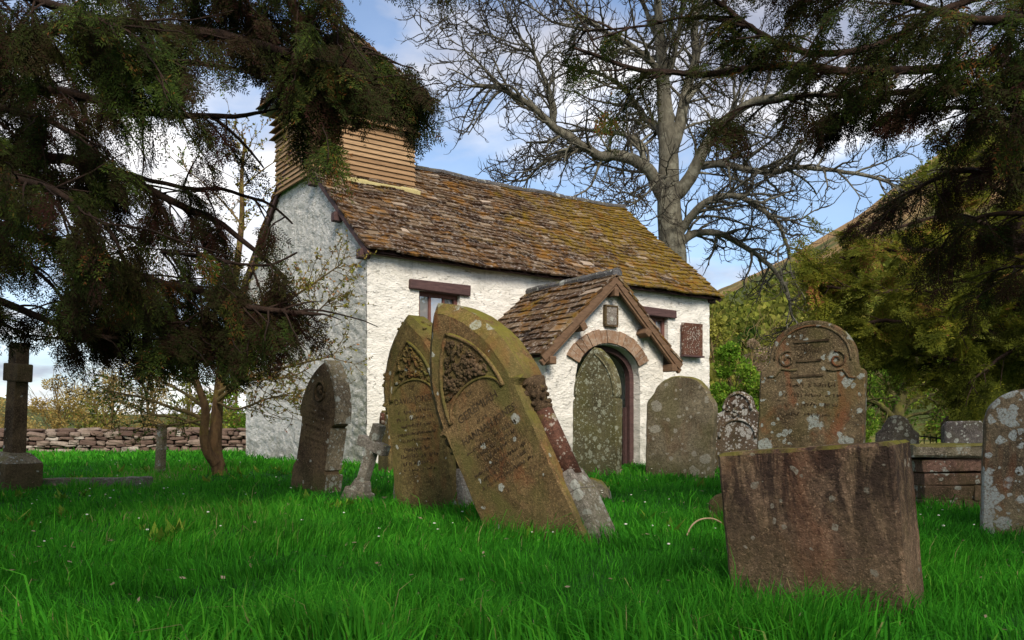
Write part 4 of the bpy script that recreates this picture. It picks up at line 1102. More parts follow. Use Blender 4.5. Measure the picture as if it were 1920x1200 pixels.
    # 6 slender pointed stone before the door
    fr = stone_frame('headstone', 1119, 888, 12.0, -35, 0.5, 0, 'slender pointed headstone speckled with pale lichen, standing before the porch doorway')
    hw = 0.345
    pts = [(hw, -.3), (hw, 1.03), (hw - .035, 1.04), (hw - .03, 1.06), (hw - .01, 1.07)] + lancet(hw - .005, 1.08, 1.745) + [(-hw + .01, 1.07), (-hw + .03, 1.06), (-hw + .035, 1.04), (-hw, 1.03), (-hw, -.3)]
    link('slab', slab_mesh('slab', pts, 0.17, 0.012, 0.015, 0.006, 5), MAT['s_green'], fr)
    roll('edge_roll', lancet(hw - .05, 1.08, 1.65), -0.086, 0.012, MAT['s_green'], fr)
    # 7 rounded buff stone
    fr = stone_frame('headstone', 1274, 886, 11.7, -33, 2, 0, 'broad buff headstone with a mossy rounded top and sloping shoulders, right of the doorway')
    pts = [(.46, -.3), (.475, .86), (.47, .98), (.43, 1.04), (.39, 1.09)] + [(.37 * math.cos(a), 1.09 + .25 * math.sin(a)) for a in np.linspace(0.12, PI - 0.12, 22)] + [(-.39, 1.09), (-.43, 1.04), (-.47, .98), (-.475, .86), (-.46, -.3)]
    link('slab', slab_mesh('slab', pts, 0.16, 0.015, 0.015, 0.010, 6), MAT['s_round'], fr)
    # 8 white lichened stone with scrolled head
    fr = stone_frame('headstone', 1386, 868, 12.6, -30, 0, 0, 'white lichened headstone with a carved round head between scrolled shoulders')
    R_ = [(.50, -.3), (.50, .66), (.44, .78), (.40, .83), (.27, .86)]
    pts = R_ + [(.225 * math.cos(a), .90 + .265 * math.sin(a)) for a in np.linspace(0.0, PI, 20)] + [(-x, z) for x, z in R_[::-1]]
    link('slab', slab_mesh('slab', pts, 0.17, 0.02, 0.02, 0.016, 12), MAT['s_white'], fr)
    roll('head_moulding', [(.20 * math.cos(a), .90 + .235 * math.sin(a)) for a in np.linspace(0.0, PI, 20)], -.09, .02, MAT['s_white'], fr)
    roll('panel_moulding', [(.26 * math.cos(a), .52 + .24 * math.sin(a)) for a in np.linspace(-.1, PI + .1, 20)], -.09, .022, MAT['s_white'], fr)
    carving('carved_scrolls', (lambda x, z, r: (x * x + (z - .92) ** 2 < (.18 - r) ** 2) or (abs(abs(x) - .36) < .07 and .5 < z < .76), (-.45, .45), (.5, 1.15)), 22, -.085, MAT['s_white'], fr, 9, .02, .05)
    # 9 tall round-shouldered brown stone
    fr = stone_frame('headstone', 1512, 900, 6.3, -27, 2.0, -2, 'tall brown round-topped headstone with small shoulders, scroll carving and orange stains, behind the big block')
    hw = 0.36
    pts = [(hw + .02, -.3), (hw, .9), (hw, 1.205), (hw - .035, 1.215), (hw - .055, 1.25), (hw - .06, 1.285)] + [((hw - .062) * math.cos(a), 1.29 + .265 * math.sin(a)) for a in np.linspace(0.05, PI - .05, 26)] + [(-hw + .06, 1.285), (-hw + .055, 1.25), (-hw + .035, 1.215), (-hw, 1.205), (-hw, .9), (-hw - .02, -.3)]
    link('slab', slab_mesh('slab', pts, 0.17, 0.012, 0.015, 0.006, 14), MAT['s_tall'], fr)
    roll('edge_roll', [((hw - .10) * math.cos(a), 1.27 + .245 * math.sin(a)) for a in np.linspace(0.0, PI, 26)], -.088, .008, MAT['s_tall'], fr)
    for sx in (-1, 1):
        p = []
        for k in range(30):
            a = k / 29 * 4.2 * PI * .62; r = .012 + .052 * k / 29; p.append((sx * .17 + sx * math.cos(a) * r, 1.27 + math.sin(a) * r))
        roll('scroll', p, -.088, .0085, MAT['s_tall'], fr)
        roll('scroll_tail', [(sx * .10, 1.20), (sx * .15, 1.195), (sx * .21, 1.205), (sx * .25, 1.15), (sx * .30, 1.145)], -.088, .008, MAT['s_tall'], fr)
    for (x, z, w_) in ((-.01, 1.405, .12), (-.02, 1.265, .085), (-.03, 1.155, .11)): bl = MB(); bl.box((x, -.0885, z), (w_, .006, .007), Matrix.Rotation(-.06, 3, 'Y')); bl.build('cut_line', L, fr)
    worn_lines([(0, 1.34, .07, .03), (0, 1.09, .17, .03), (0, 1.02, .2, .03), (0, .95, .2, .03), (0, .88, .2, .03)], -0.0865, L, fr, 55)
    # 10 big square block in front
    fr = stone_frame('tomb_block', 1540, 1095, 3.86, -38, -4.4, 3, 'big stained square sandstone block leaning in the front grass, with rust and dark streaks', 'tomb', sink=0.02)
    pts = [(.385, -.3), (.385, .725), (.375, .745), (-.378, .745), (-.387, .735), (-.385, -.3)]
    def cfb(x, z): return 0.02
    me = slab_mesh('block', pts, 0.17, 0.015, 0.02, 0.008, 21, 0.025); o = link('block', me, MAT['s_block'], fr)
    pts = [(.37, -.3), (.37, .735), (-.37, .735), (-.37, -.3)]
    me = slab_mesh('backing', pts, 0.21, 0.012, 0.012, 0.008, 24, 0.03); o = link('backing', me, MAT['s_block'], fr); o.location = (-0.005, 0.191, 0)
    # 11 right edge stone
    fr = stone_frame('headstone', 1945, 985, 6.25, -24, 1.5, 0, 'red brown round-topped headstone blotched with grey lichen')
    hw = 0.36
    pts = [(hw, -.3), (hw, .80), (hw - .01, .84)] + [((hw - .012) * math.cos(a), .85 + .20 * math.sin(a)) for a in np.linspace(0.05, PI - .05, 24)] + [(-hw + .01, .84), (-hw, .80), (-hw, -.3)]
    link('slab', slab_mesh('slab', pts, 0.16, 0.012, 0.015, 0.006, 17), MAT['s_right'], fr)
    worn_lines([(.05, .84, .16, .03), (.04, .44, .18, .028)], -0.0815, L, fr, 60)
    # 12 chest tomb of rough stones
    fr = stone_frame('chest_tomb', 1800, 948, 8.3, -2, 0, 0, 'low chest tomb of rough dark red stones under a mossy slab', 'tomb')
    rnd = random.Random(4)
    sl = slab_mesh('top_slab', [(.62, .445), (.62, .565), (-.60, .565), (-.60, .445)], 0.80, 0.02, 0.02, 0.014, 31, 0.04); link('top_slab', sl, MAT['s_slab'], fr)
    b = MB(); z = -0.1
    for row, h in enumerate((0.16, 0.13, 0.12, 0.13)):
        x = -.50
        while x < .5:
            w_ = min(rnd.uniform(.28, .6), .5 - x + .02)
            b.box((x + w_ / 2, -.02 + rnd.uniform(-.02, .02) - 0.03 * (row < 2), z + h / 2), (w_ / 2 - .005, .32, h / 2 - .004), Matrix.Rotation(rnd.gauss(0, .02), 3, 'Y'), jit=.014); x += w_
        z += h
    b.build('base_stones', MAT['s_tomb'], fr, 0.014, 2)
    # 13 small grey-purple bevelled stone and the pointed one behind
    fr = stone_frame('headstone', 1806, 880, 10.8, -8, 0, 0, 'small square grey headstone with clipped top corners behind the chest tomb')
    pts = [(.24, -.3), (.24, .66), (.19, .735), (-.19, .735), (-.24, .66), (-.24, -.3)]
    link('slab', slab_mesh('slab', pts, 0.16, 0.02, 0.02, 0.006, 41), MAT['s_grey'], fr)
    fr = stone_frame('headstone', 1818, 870, 12.2, -10, 0, 0, 'dark brown gabled headstone under the yew, behind the small square grey one')
    pts = [(.36, -.3), (.36, .70), (.30, .80), (.16, .88), (.10, .98), (0, 1.01), (-.10, .98), (-.16, .88), (-.30, .80), (-.36, .70), (-.36, -.3)]
    link('slab', slab_mesh('slab', pts, 0.16, 0.012, 0.02, 0.006, 43), MAT['s_dark'], fr)
    q = [(.30, .78), (.16, .86), (.10, .96), (0, .99), (-.10, .96), (-.16, .86), (-.30, .78)]
    roll('edge_roll', q, -.085, .016, MAT['s_ochre'], fr)
    # 14 shaped grey stone
    fr = stone_frame('headstone', 1682, 872, 13.2, -20, 0, 0, 'small grey headstone with a stepped round top beneath the green tree')
    pts = [(.30, -.3), (.30, .55), (.22, .62), (.20, .68)] + [(.17 * math.cos(a), .70 + .13 * math.sin(a)) for a in np.linspace(0, PI, 16)] + [(-.20, .68), (-.22, .62), (-.30, .55), (-.30, -.3)]
    link('slab', slab_mesh('slab', pts, 0.13, 0.015, 0.015, 0.008, 44), MAT['s_grey'], fr)
    # 15 tall cross at the left edge
    fr = stone_frame('stone_cross', 24, 925, 9.8, -30, 4.5, 0, 'tall dark stone cross with stub arms rising from a square plinth', 'cross')
    c = MB(); c.box((0, 0, -0.02), (0.215, 0.215, 0.33)); c.build('plinth', MAT['s_dark'], fr, 0.02, 2)
    c = MB(); c.box((0, 0, 0.365), (0.215, 0.215, 0.055), None, .5, .55); c.build('plinth_top', MAT['s_edge'], fr, 0.01, 2)
    c = MB(); c.box((0, 0, 1.02), (0.093, 0.082, 0.62), None, .5, .88); c.build('shaft', MAT['s_dark'], fr, 0.014, 2)
    c = MB(); c.box((0, -.002, 1.31), (0.145, 0.088, 0.10)); c.build('arm', MAT['s_dark'], fr, 0.016, 2)
    # 16 thin leaning post
    fr = stone_frame('stone_post', 300, 893, 12.0, -30, 4.5, 0, 'thin weathered stone post leaning in the lawn before the boundary wall', 'post')
    c = MB(); c.box((0, 0, 0.26), (0.062, 0.05, 0.42), None, .5, .92, jit=.008); c.build('shaft', MAT['s_edge'], fr, 0.012, 2)
    c = MB(); c.box((0.0, 0, 0.66), (0.05, 0.045, 0.03), None, .5, .6); c.build('worn_top', MAT['s_edge'], fr, 0.01, 2)
    # 17 flat kerb
    fr = stone_frame('grave_kerb', 180, 914, 10.2, 8, 0, 0, 'pale flat grave kerb lying in the grass beside the tall cross', 'kerb')
    me = slab_mesh('kerb', [(.62, -.1), (.62, .115), (-.62, .10), (-.62, -.1)], 0.16, 0.015, 0.015, 0.012, 50, .04); link('kerb', me, MAT['s_pale'], fr)
    # 18 mossy broken foot stone
    fr = stone_frame('fallen_stone', 1108, 938, 8.9, -30, 24, -20, 'mossy broken foot stone lying tilted behind the big leaning headstone', 'stone')
    pts = [(.17, -.15), (.17, .10), (.12, .18), (.02, .22), (-.10, .19), (-.16, .10), (-.16, -.15)]
    link('slab', slab_mesh('slab', pts, 0.16, 0.02, 0.025, 0.018, 52, .03), MAT['s_slab'], fr)
    # 19 low rounded footstone left of the block
    fr = stone_frame('foot_stone', 1362, 955, 6.9, -30, -3, 0, 'low round-topped brown foot stone half hidden behind the big block', 'stone')
    pts = [(.12, -.2), (.125, .16)] + [(.12 * math.cos(a), .18 + .09 * math.sin(a)) for a in np.linspace(0.1, PI - .1, 12)] + [(-.125, .16), (-.12, -.2)]
    link('slab', slab_mesh('slab', pts, 0.12, 0.02, 0.02, 0.01, 53, .03), MAT['s_dark'], fr)
    # 20 curved dry stem
    p = smooth_poly([W(1288, 1004, 5.9), W(1296, 985, 5.95), W(1312, 973, 6.0), W(1336, 971, 6.05), W(1352, 980, 6.1)], 2)
    mb = MB(); mb.tube(p, 0.006, 6); tag(mb.build('dry_stem', MAT['stick'], None, smooth=True), 'pale curved dry stem arching out of the grass', 'stem')
    # 21 little iron railing
    g = empty('iron_railing', tuple(W(1724, 850, 14.0)[:2]) + (gz1(6.5, 14.0),), Matrix.Rotation(-.2, 4, 'Z'), 'short black iron railing beside the small stepped headstone', 'railing')
    r = MB()
    for k in range(9): r.tube([(-.2 + .09 * k, 0, -.05), (-.2 + .09 * k, 0, .55 - .012 * k)], .008, 5)
    r.build('bars', MAT['iron'], g)
    r = MB(); r.tube([(-.22, 0, .50), (.54, 0, .41)], .012, 5); r.build('rail', MAT['iron'], g)
build_stones()

# ------------------------------------------------------------------ foliage tools
def leaf_quads(P, D, Sd, L, Wd, tone, curl=0.0):
    """diamond leaves: base P, direction D, side Sd"""
    P = np.asarray(P); D = np.asarray(D); Sd = np.asarray(Sd)
    L = np.asarray(L)[:, None]; Wd = np.asarray(Wd)[:, None]
    m = P + D * L * 0.45
    V = np.stack([P, m + Sd * Wd * 0.5, P + D * L, m - Sd * Wd * 0.5], 1).reshape(-1, 3)
    Q = np.arange(len(P) * 4, dtype=np.int32).reshape(-1, 4)
    return V, Q, np.repeat(tone, 4)
def norm(a): return a / (np.linalg.norm(a, axis=-1, keepdims=True) + 1e-9)

def spray_template(rng, length=0.42, leafL=0.034, leafW=0.0085, twigs=15, droop=0.35, flat=0.12):
    """one flat yew spray lying along +x: returns leaf arrays"""
    P = []; D = []; Sd = []
    def along(p0, d0, L, sp, side_axis):
        n = max(2, int(L / sp)); p = np.array(p0, float); d = np.array(d0, float)
        for k in range(n):
            f = k / n
            d = d + np.array([0, 0, -droop * 0.5 / n]) + rng.normal(0, 0.03, 3); d /= np.linalg.norm(d)
            p = p + d * (L / n)
            s = np.cross(d, side_axis); s /= np.linalg.norm(s) + 1e-9
            for sg in (-1, 1):
                dd = d * 0.62 + s * sg * 0.8 + rng.normal(0, 0.14, 3); dd /= np.linalg.norm(dd)
                P.append(p.copy()); D.append(dd)
                q = np.cross(dd, side_axis + rng.normal(0, 0.35, 3)); Sd.append(q / (np.linalg.norm(q) + 1e-9))
        P.append(p.copy()); D.append(d); q = np.cross(d, side_axis); Sd.append(q / (np.linalg.norm(q) + 1e-9))
    up = np.array([0, 0, 1.0])
    along((0, 0, 0), (1, 0, 0.05), length, leafL * 0.5, up)
    for k in range(twigs):
        f = 0.08 + 0.88 * k / twigs; sg = 1 if k % 2 else -1
        L = length * (0.52 - 0.34 * f) * rng.uniform(0.7, 1.15)
        an = rng.uniform(0.55, 0.95)
        along((length * f, 0, -droop * 0.25 * length * f * f), (math.cos(an), sg * math.sin(an), rng.normal(0, flat)), L, leafL * 0.54, up)
    return np.array(P), np.array(D), np.array(Sd)

def place_sprays(name, anchors, dirs, scales, tones, templates, leafL, leafW, mat, parent, rng, rolls=None):
    """instances of the spray templates baked into ONE crown mesh"""
    A = np.asarray(anchors); X = norm(np.asarray(dirs)); n = len(A)
    up = np.tile(np.array([0, 0, 1.0]), (n, 1)) + rng.normal(0, 0.35, (n, 3))
    Y = norm(np.cross(up, X)); Z = np.cross(X, Y)
    ti = rng.integers(0, len(templates), n)
    Vs = []; Ts = []
    for k, (P, D, Sd) in enumerate(templates):
        idx = np.where(ti == k)[0]
        if not len(idx): continue
        M = np.stack([X[idx], Y[idx], Z[idx]], -1)            # columns
        sc = np.asarray(scales)[idx]
        PP = np.einsum('nij,mj->nmi', M, P) * sc[:, None, None] + A[idx][:, None, :]
        DD = np.einsum('nij,mj->nmi', M, D); SS = np.einsum('nij,mj->nmi', M, Sd)
        m = len(P)
        L = leafL * rng.uniform(0.7, 1.2, (len(idx), m)); Wd = leafW * rng.uniform(0.8, 1.2, (len(idx), m))
        tn = np.clip(np.asarray(tones)[idx][:, None] + rng.normal(0, 0.13, (len(idx), m)), 0, 1)
        V, Q, T = leaf_quads(PP.reshape(-1, 3), DD.reshape(-1, 3), SS.reshape(-1, 3), L.ravel(), Wd.ravel(), tn.ravel())
        Vs.append(V); Ts.append(T)
    V = np.concatenate(Vs); T = np.concatenate(Ts)
    return link(name, np_mesh(name, V, np.arange(len(V), dtype=np.int32).reshape(-1, 4), tone=T), mat, parent)

def grow(rng, p, d, L, r, n=7, wander=0.22, grav=0.0, lift_tip=0.0):
    p = np.array(p, float); d = np.array(d, float); d /= np.linalg.norm(d); pts = [p.copy()]
    for i in range(n):
        f = (i + 1) / n
        g = -grav * (1 - f) + lift_tip * f
        d = d + rng.normal(0, wander, 3) + np.array([0, 0, g]) * (2.0 / n)
        d /= np.linalg.norm(d); p = p + d * (L / n) * rng.uniform(0.8, 1.2); pts.append(p.copy())
    return np.array(pts), np.linspace(r, r * 0.35, n + 1)
def side_dir(rng, T, ang, prefer=None):
    T = T / np.linalg.norm(T); v = rng.normal(0, 1, 3)
    if prefer is not None: v = v + np.asarray(prefer)
    v = v - T * v.dot(T); v /= np.linalg.norm(v) + 1e-9
    return T * math.cos(ang) + v * math.sin(ang)
def at_t(pts, t):
    k = t * (len(pts) - 1); i = min(int(k), len(pts) - 2); f = k - i
    return pts[i] * (1 - f) + pts[i + 1] * f, pts[i + 1] - pts[i]

# ------------------------------------------------------------------ the big bare tree behind the church
def build_ash():
    rng = np.random.default_rng(42); Y0 = 24.0
    def limb(pp, r0, r1, depth):
        pp = np.array(pp, float); n = len(pp)
        k = np.linspace(0, 1, n); dz = depth * k ** 1.2
        p = np.array([W(x, y, Y0 + d) for (x, y), d in zip(pp, dz)])
        p = smooth_poly(p, 2); p = p + np.array([fbm(p * 1.7 + s, 3) for s in (1, 20, 40)]).T * 0.16
        p[0] = W(pp[0][0], pp[0][1], Y0)
        return p, np.linspace(r0, r1, len(p))
    px = 1 / F * Y0
    base = W(1262, 480, Y0); g = gz1(base[0], Y0)
    tr = np.array([[base[0] + .05, Y0, g - .4], [base[0] + 0.03, Y0, g + .4], [base[0] + .02, Y0, (g + base[2]) / 2], base] + [W(x, y, Y0) for x, y in ((1255, 400), (1253, 350), (1254, 300), (1250, 240), (1245, 180), (1240, 100), (1234, 20), (1228, -80), (1222, -190))])
    trr = np.array([0.62, 0.46, 0.40, 0.37, 0.33, 0.30, 0.27, 0.235, 0.195, 0.15, 0.11, 0.075, 0.03])
    L = []
    L.append(limb([(1243, 365), (1226, 328), (1195, 302), (1150, 286), (1125, 296), (1095, 276), (1060, 251), (1025, 226), (985, 190), (940, 165), (890, 160)], .19, .045, -2.0))
    L.append(limb([(1040, 236), (1042, 195), (1020, 145), (1000, 100), (965, 55), (940, 0)], .08, .02, -.5))
    L.append(limb([(1098, 279), (1060, 285), (1010, 308), (985, 345), (940, 330)], .07, .015, 1.4))
    L.append(limb([(1212, 315), (1196, 266), (1170, 246), (1130, 250), (1080, 240), (1030, 265), (985, 268)], .09, .025, 2.4))
    L.append(limb([(1246, 278), (1236, 240), (1205, 216), (1186, 180), (1150, 150), (1100, 130), (1050, 120)], .12, .03, 2.6))
    L.append(limb([(1260, 285), (1275, 222), (1290, 160), (1305, 105), (1302, 40), (1320, -40), (1340, -120)], .19, .05, 1.2))
    L.append(limb([(1270, 362), (1308, 312), (1330, 262), (1360, 222), (1410, 192), (1470, 180), (1540, 178), (1610, 190)], .20, .035, -2.2))
    L.append(limb([(1315, 312), (1360, 305), (1400, 318), (1450, 325), (1490, 312), (1550, 320), (1640, 332), (1700, 360)], .115, .03, -2.6))
    L.append(limb([(1274, 440), (1300, 396), (1340, 371), (1385, 364), (1430, 394), (1466, 420), (1482, 490)], .13, .03, -2.0))
    L.append(limb([(1385, 364), (1402, 360), (1412, 348), (1414, 340)], .06, .045, -.2))
    L.append(limb([(1274, 466), (1296, 436), (1340, 433), (1390, 458), (1440, 490), (1478, 540), (1490, 600)], .13, .03, 1.6))
    L.append(limb([(1245, 185), (1225, 112), (1180, 82), (1130, 60), (1080, 20), (1040, -30)], .11, .025, -2.0))
    L.append(limb([(1240, 120), (1222, 40), (1192, -20), (1160, -90)], .09, .03, 1.5))
    L.append(limb([(1252, 140), (1275, 60), (1282, -30), (1300, -110)], .09, .03, -1.5))
    L.append(limb([(1284, 190), (1330, 140), (1380, 110), (1450, 95), (1520, 60)], .08, .02, 2.0))
    L.append(limb([(1262, 330), (1240, 330), (1215, 360), (1195, 372), (1170, 360)], .045, .015, -2.6))
    L.append(limb([(1340, 250), (1380, 245), (1430, 250), (1470, 280)], .05, .015, 1.5))
    L.append(limb([(940, 165), (900, 120), (870, 90), (862, 60)], .04, .012, -1.0))
    L.append(limb([(1000, 100), (960, 90), (920, 70), (900, 30)], .04, .012, 1.0))
    L.append(limb([(1130, 60), (1080, 55), (1010, 30), (950, -20)], .05, .015, -.5))
    polys = []; tw = []
    lv1 = []
    for p, r in L:
        polys.append((p, r))
        Ln = np.linalg.norm(np.diff(p, axis=0), axis=1).sum(); nchild = int(Ln / 0.21) + 2
        for k in range(nchild):
            t = 0.12 + 0.88 * (k + rng.random()) / nchild
            q, T = at_t(p, min(t, .999)); 
            d = side_dir(rng, T, rng.uniform(0.5, 1.15), (0, -.1, 0.15))
            ll = rng.uniform(0.9, 2.3) * (1 - 0.35 * t); rr = min(0.045, r[int(t * (len(r) - 1))] * 0.6)
            lv1.append(grow(rng, q, d, ll, rr, 8, 0.17, 0.10, 0.25))
    for p, r in [(tr[7:], trr[7:])]:
        for k in range(14):
            q, T = at_t(p, rng.uniform(.1, .98)); lv1.append(grow(rng, q, side_dir(rng, T, 1.0), rng.uniform(1, 2.5), .045, 8, .16, 0, .35))
    polys += lv1
    for p, r in lv1:
        Ln = np.linalg.norm(np.diff(p, axis=0), axis=1).sum(); nc = int(Ln / 0.20) + 1
        for k in range(nc):
            t = 0.15 + 0.85 * (k + rng.random()) / nc
            q, T = at_t(p, min(t, .999)); d = side_dir(rng, T, rng.uniform(0.5, 1.2), (0, 0, -0.45))
            b = grow(rng, q, d, rng.uniform(0.35, 0.95), 0.017, 6, 0.22, 0.35, 0.6); tw.append(b)
    polys2 = list(tw); small = []
    for p, r in tw:
        for k in range(3):
            q, T = at_t(p, rng.uniform(.25, .99)); b = grow(rng, q, side_dir(rng, T, rng.uniform(.5, 1.1), (0, 0, .3)), rng.uniform(0.14, 0.38), 0.010, 4, 0.2, 0.0, 0.9); small.append(b)
    root = empty('bare_tree', (base[0], Y0, g), None, 'large leafless grey tree with spreading limbs rising behind the church roof', 'tree')
    off = np.array([base[0], Y0, g])
    me = tubes_mesh('trunk', [(tr - off, trr)] + [(p - off, r) for p, r in polys], lambda r: 12 if r > .15 else (8 if r > .05 else 5))
    link('trunk', me, MAT['ash'], root, True)
    me = tubes_mesh('twigs', [(p - off, r) for p, r in polys2 + small], lambda r: 4 if r > .012 else 3)
    link('twigs', me, MAT['ashtwig'], root, True)
build_ash()

# ------------------------------------------------------------------ the small tree on the lawn left of the church
def build_small_tree():
    rng = np.random.default_rng(8); Y0 = 12.0
    def limb(pp, r0, r1, depth, d0=0.0):
        n = len(pp); p = np.array([W(x, y, Y0 + d0 + depth * (k / (n - 1))) for k, (x, y) in enumerate(pp)]); p = smooth_poly(p, 2)
        return p, np.linspace(r0, r1, len(p))
    X0 = W(412, 890, Y0)[0]; g = gz1(X0, Y0)
    root = empty('small_tree', (X0, Y0, g), None, 'small forked tree with yellow-mossed trunk and thin twiggy branches left of the church', 'tree')
    off = np.array([X0, Y0, g])
    stems = []
    a, ra = limb([(418, 905), (412, 885), (402, 850), (405, 800), (408, 760), (414, 700), (430, 610), (444, 500), (455, 410), (452, 330), (460, 260)], .10, .02, .3)
    ra = np.interp(np.linspace(0, 1, len(a)), [0, .05, .12, .3, .6, 1], [.155, .125, .105, .085, .055, .015])
    stems.append((a, ra))
    b, rb = limb([(405, 868), (388, 848), (381, 812), (388, 768), (368, 715), (348, 660), (330, 600), (310, 540)], .075, .015, -.5); stems.append((b, np.interp(np.linspace(0, 1, len(b)), [0, .1, .5, 1], [.085, .075, .05, .012])))
    limbs = [limb(*q) for q in (
        ([(392, 790), (350, 772), (320, 764), (270, 745), (225, 738), (190, 728)], .035, .007, -.6),
        ([(390, 770), (345, 735), (300, 715), (250, 690), (215, 660)], .03, .006, .5),
        ([(372, 722), (330, 700), (270, 700), (215, 712)], .025, .006, -.3),
        ([(386, 785), (340, 795), (290, 800), (255, 790)], .02, .005, -.8),
        ([(384, 800), (330, 782), (280, 778), (235, 755), (200, 750)], .022, .005, .8),
        ([(409, 750), (440, 725), (480, 700), (530, 690), (585, 676), (625, 668)], .035, .006, -.7),
        ([(410, 735), (450, 712), (500, 712), (550, 706), (580, 690)], .028, .005, .2),
        ([(416, 690), (460, 660), (520, 640), (580, 600), (620, 560)], .03, .006, -.6),
        ([(422, 650), (470, 600), (530, 570), (590, 530), (640, 495)], .03, .006, -.9),
        ([(425, 640), (380, 590), (320, 560), (260, 540)], .03, .006, .2),
        ([(438, 540), (400, 490), (350, 460), (300, 440)], .025, .006, -.2),
        ([(452, 420), (420, 380), (380, 340), (350, 320)], .02, .005, .2),
        ([(455, 350), (490, 320), (520, 300)], .015, .004, 0),
        ([(410, 755), (440, 770), (470, 760), (520, 740), (570, 745)], .022, .004, -1.0),
    )]
    polys = stems + limbs; sub = []; tips = []
    for p, r in limbs + [(a[12:], ra[12:])]:
        Ln = np.linalg.norm(np.diff(p, axis=0), axis=1).sum(); nc = int(Ln / 0.075)
        for k in range(nc):
            t = rng.uniform(.15, .99); q, T = at_t(p, t)
            s = grow(rng, q, side_dir(rng, T, rng.uniform(.4, 1.0), (0, 0, .1)), rng.uniform(.22, .75), .0062, 6, .16, .15, .15); sub.append(s)
            for j in range(3):
                q2, T2 = at_t(s[0], rng.uniform(.3, .99)); s2 = grow(rng, q2, side_dir(rng, T2, rng.uniform(.4, .9)), rng.uniform(.1, .3), .0042, 4, .2); sub.append(s2)
                tips.append((s2[0], 0))
            tips.append((s[0], 1))
    link('trunk', tubes_mesh('trunk', [(p - off, r) for p, r in stems], lambda r: 12), MAT['smallbark'], root, True)
    link('branches', tubes_mesh('branches', [(p - off, r) for p, r in limbs + sub], lambda r: 6 if r > .012 else 4), MAT['twigbark'], root, True)
    P = []; D = []
    for pts, k in tips:
        px_ = CX + F * pts[-1][0] / pts[-1][1]; py_ = HY - F * (pts[-1][2] - E) / pts[-1][1]
        n = (4 if px_ < 400 else 7) if py_ < 780 else 3
        for j in range(n):
            q, T = at_t(pts, rng.uniform(.2, .999)); P.append(q); D.append(norm(T + rng.normal(0, .6, 3)))
    P = np.array(P); D = norm(np.array(D)); Sd = norm(np.cross(D, rng.normal(0, 1, P.shape)))
    left = CX + F * P[:, 0] / P[:, 1] < 425
    for nm, mask, mt in (('leaves', left, 'darkleaf'), ('new_leaves', ~left, 'russetleaf')):
        n = mask.sum(); V, Q, T = leaf_quads(P[mask] - off, D[mask], Sd[mask], rng.uniform(.028, .058, n), rng.uniform(.018, .034, n), rng.random(n))
        link(nm, np_mesh(nm, V, Q, tone=T), MAT[mt], root)
build_small_tree()

# ------------------------------------------------------------------ yews
def in_gap(p, gaps):
    px = CX + F * p[0] / p[1]; py = HY - F * (p[2] - E) / p[1]
    for (x, y, a, b) in gaps:
        if ((px - x) / a) ** 2 + ((py - y) / b) ** 2 < 1: return True
    return False
def build_yew(name, label, base, trunk_pts, trunk_r, limbs, seed, leafmat, leafL, leafW, tpl_len, gaps, spacing, br_len, droop, tone_mu, limit=None, hang=0.6):
    rng = np.random.default_rng(seed)
    g = gz1(base[0], base[1]); off = np.array([base[0], base[1], g])
    root = empty(name, tuple(off), None, label, 'tree', None)
    tpls = [spray_template(rng, tpl_len, leafL, leafW, droop=hang) for _ in range(6)]
    polys = []; A = []; Dr = []; Sc = []; Tn = []
    for (pp, r0, r1, wgt, mu) in limbs:
        p = smooth_poly(pp if isinstance(pp, np.ndarray) else np.array([W(*q) for q in pp]), 2); p = p + np.array([fbm(p * 2.1 + s, 3) for s in (3, 23, 43)]).T * 0.10
        r = np.linspace(r0 * .55, r1 * .8, len(p)); polys.append((p, r))
        Ln = np.linalg.norm(np.diff(p, axis=0), axis=1).sum(); nb = int(Ln / spacing * wgt)
        for k in range(nb):
            t = (k + rng.random()) / nb; q, T = at_t(p, min(t, .999)); T = T / np.linalg.norm(T)
            d = side_dir(rng, T, rng.uniform(.45, 1.15), (0, 0, -0.25)); d = d * np.array([1, 1, .75])
            s = grow(rng, q, d, br_len * rng.uniform(.35, 1.1), .010, 6, .13, droop, 0.0)
            if in_gap(s[0][-1], gaps) or in_gap(s[0][len(s[0]) // 2], gaps): continue
            polys.append(s)
            m = max(2, int(br_len * (5.9 if br_len > .7 and leafL < .05 else 6.5)))
            for j in range(m):
                f = rng.uniform(.12, 1.0); q2, T2 = at_t(s[0], min(f, .999)); T2 = T2 / np.linalg.norm(T2)
                d2 = side_dir(rng, T2, rng.uniform(.15, .95)) + np.array([0, 0, -droop * (2.3 if br_len > .7 else 1.5)])
                if in_gap(q2 + norm(d2) * tpl_len * .6, gaps): continue
                A.append(q2); Dr.append(d2); Sc.append(rng.uniform(.55, 1.05)); Tn.append(np.clip(rng.normal(mu if mu is not None else tone_mu, .17), 0, 1))
    tr = np.array(trunk_pts, float)
    link('trunk', tubes_mesh('trunk', [(tr - off, np.array(trunk_r))] + [(p - off, r) for p, r in polys], lambda r: 10 if r > .1 else (6 if r > .02 else 4)), MAT['yewbark'], root, True)
    place_sprays('crown', np.array(A) - off, Dr, Sc, Tn, tpls, leafL, leafW, MAT[leafmat], root, rng)
    print(name, 'sprays', len(A))
    return root

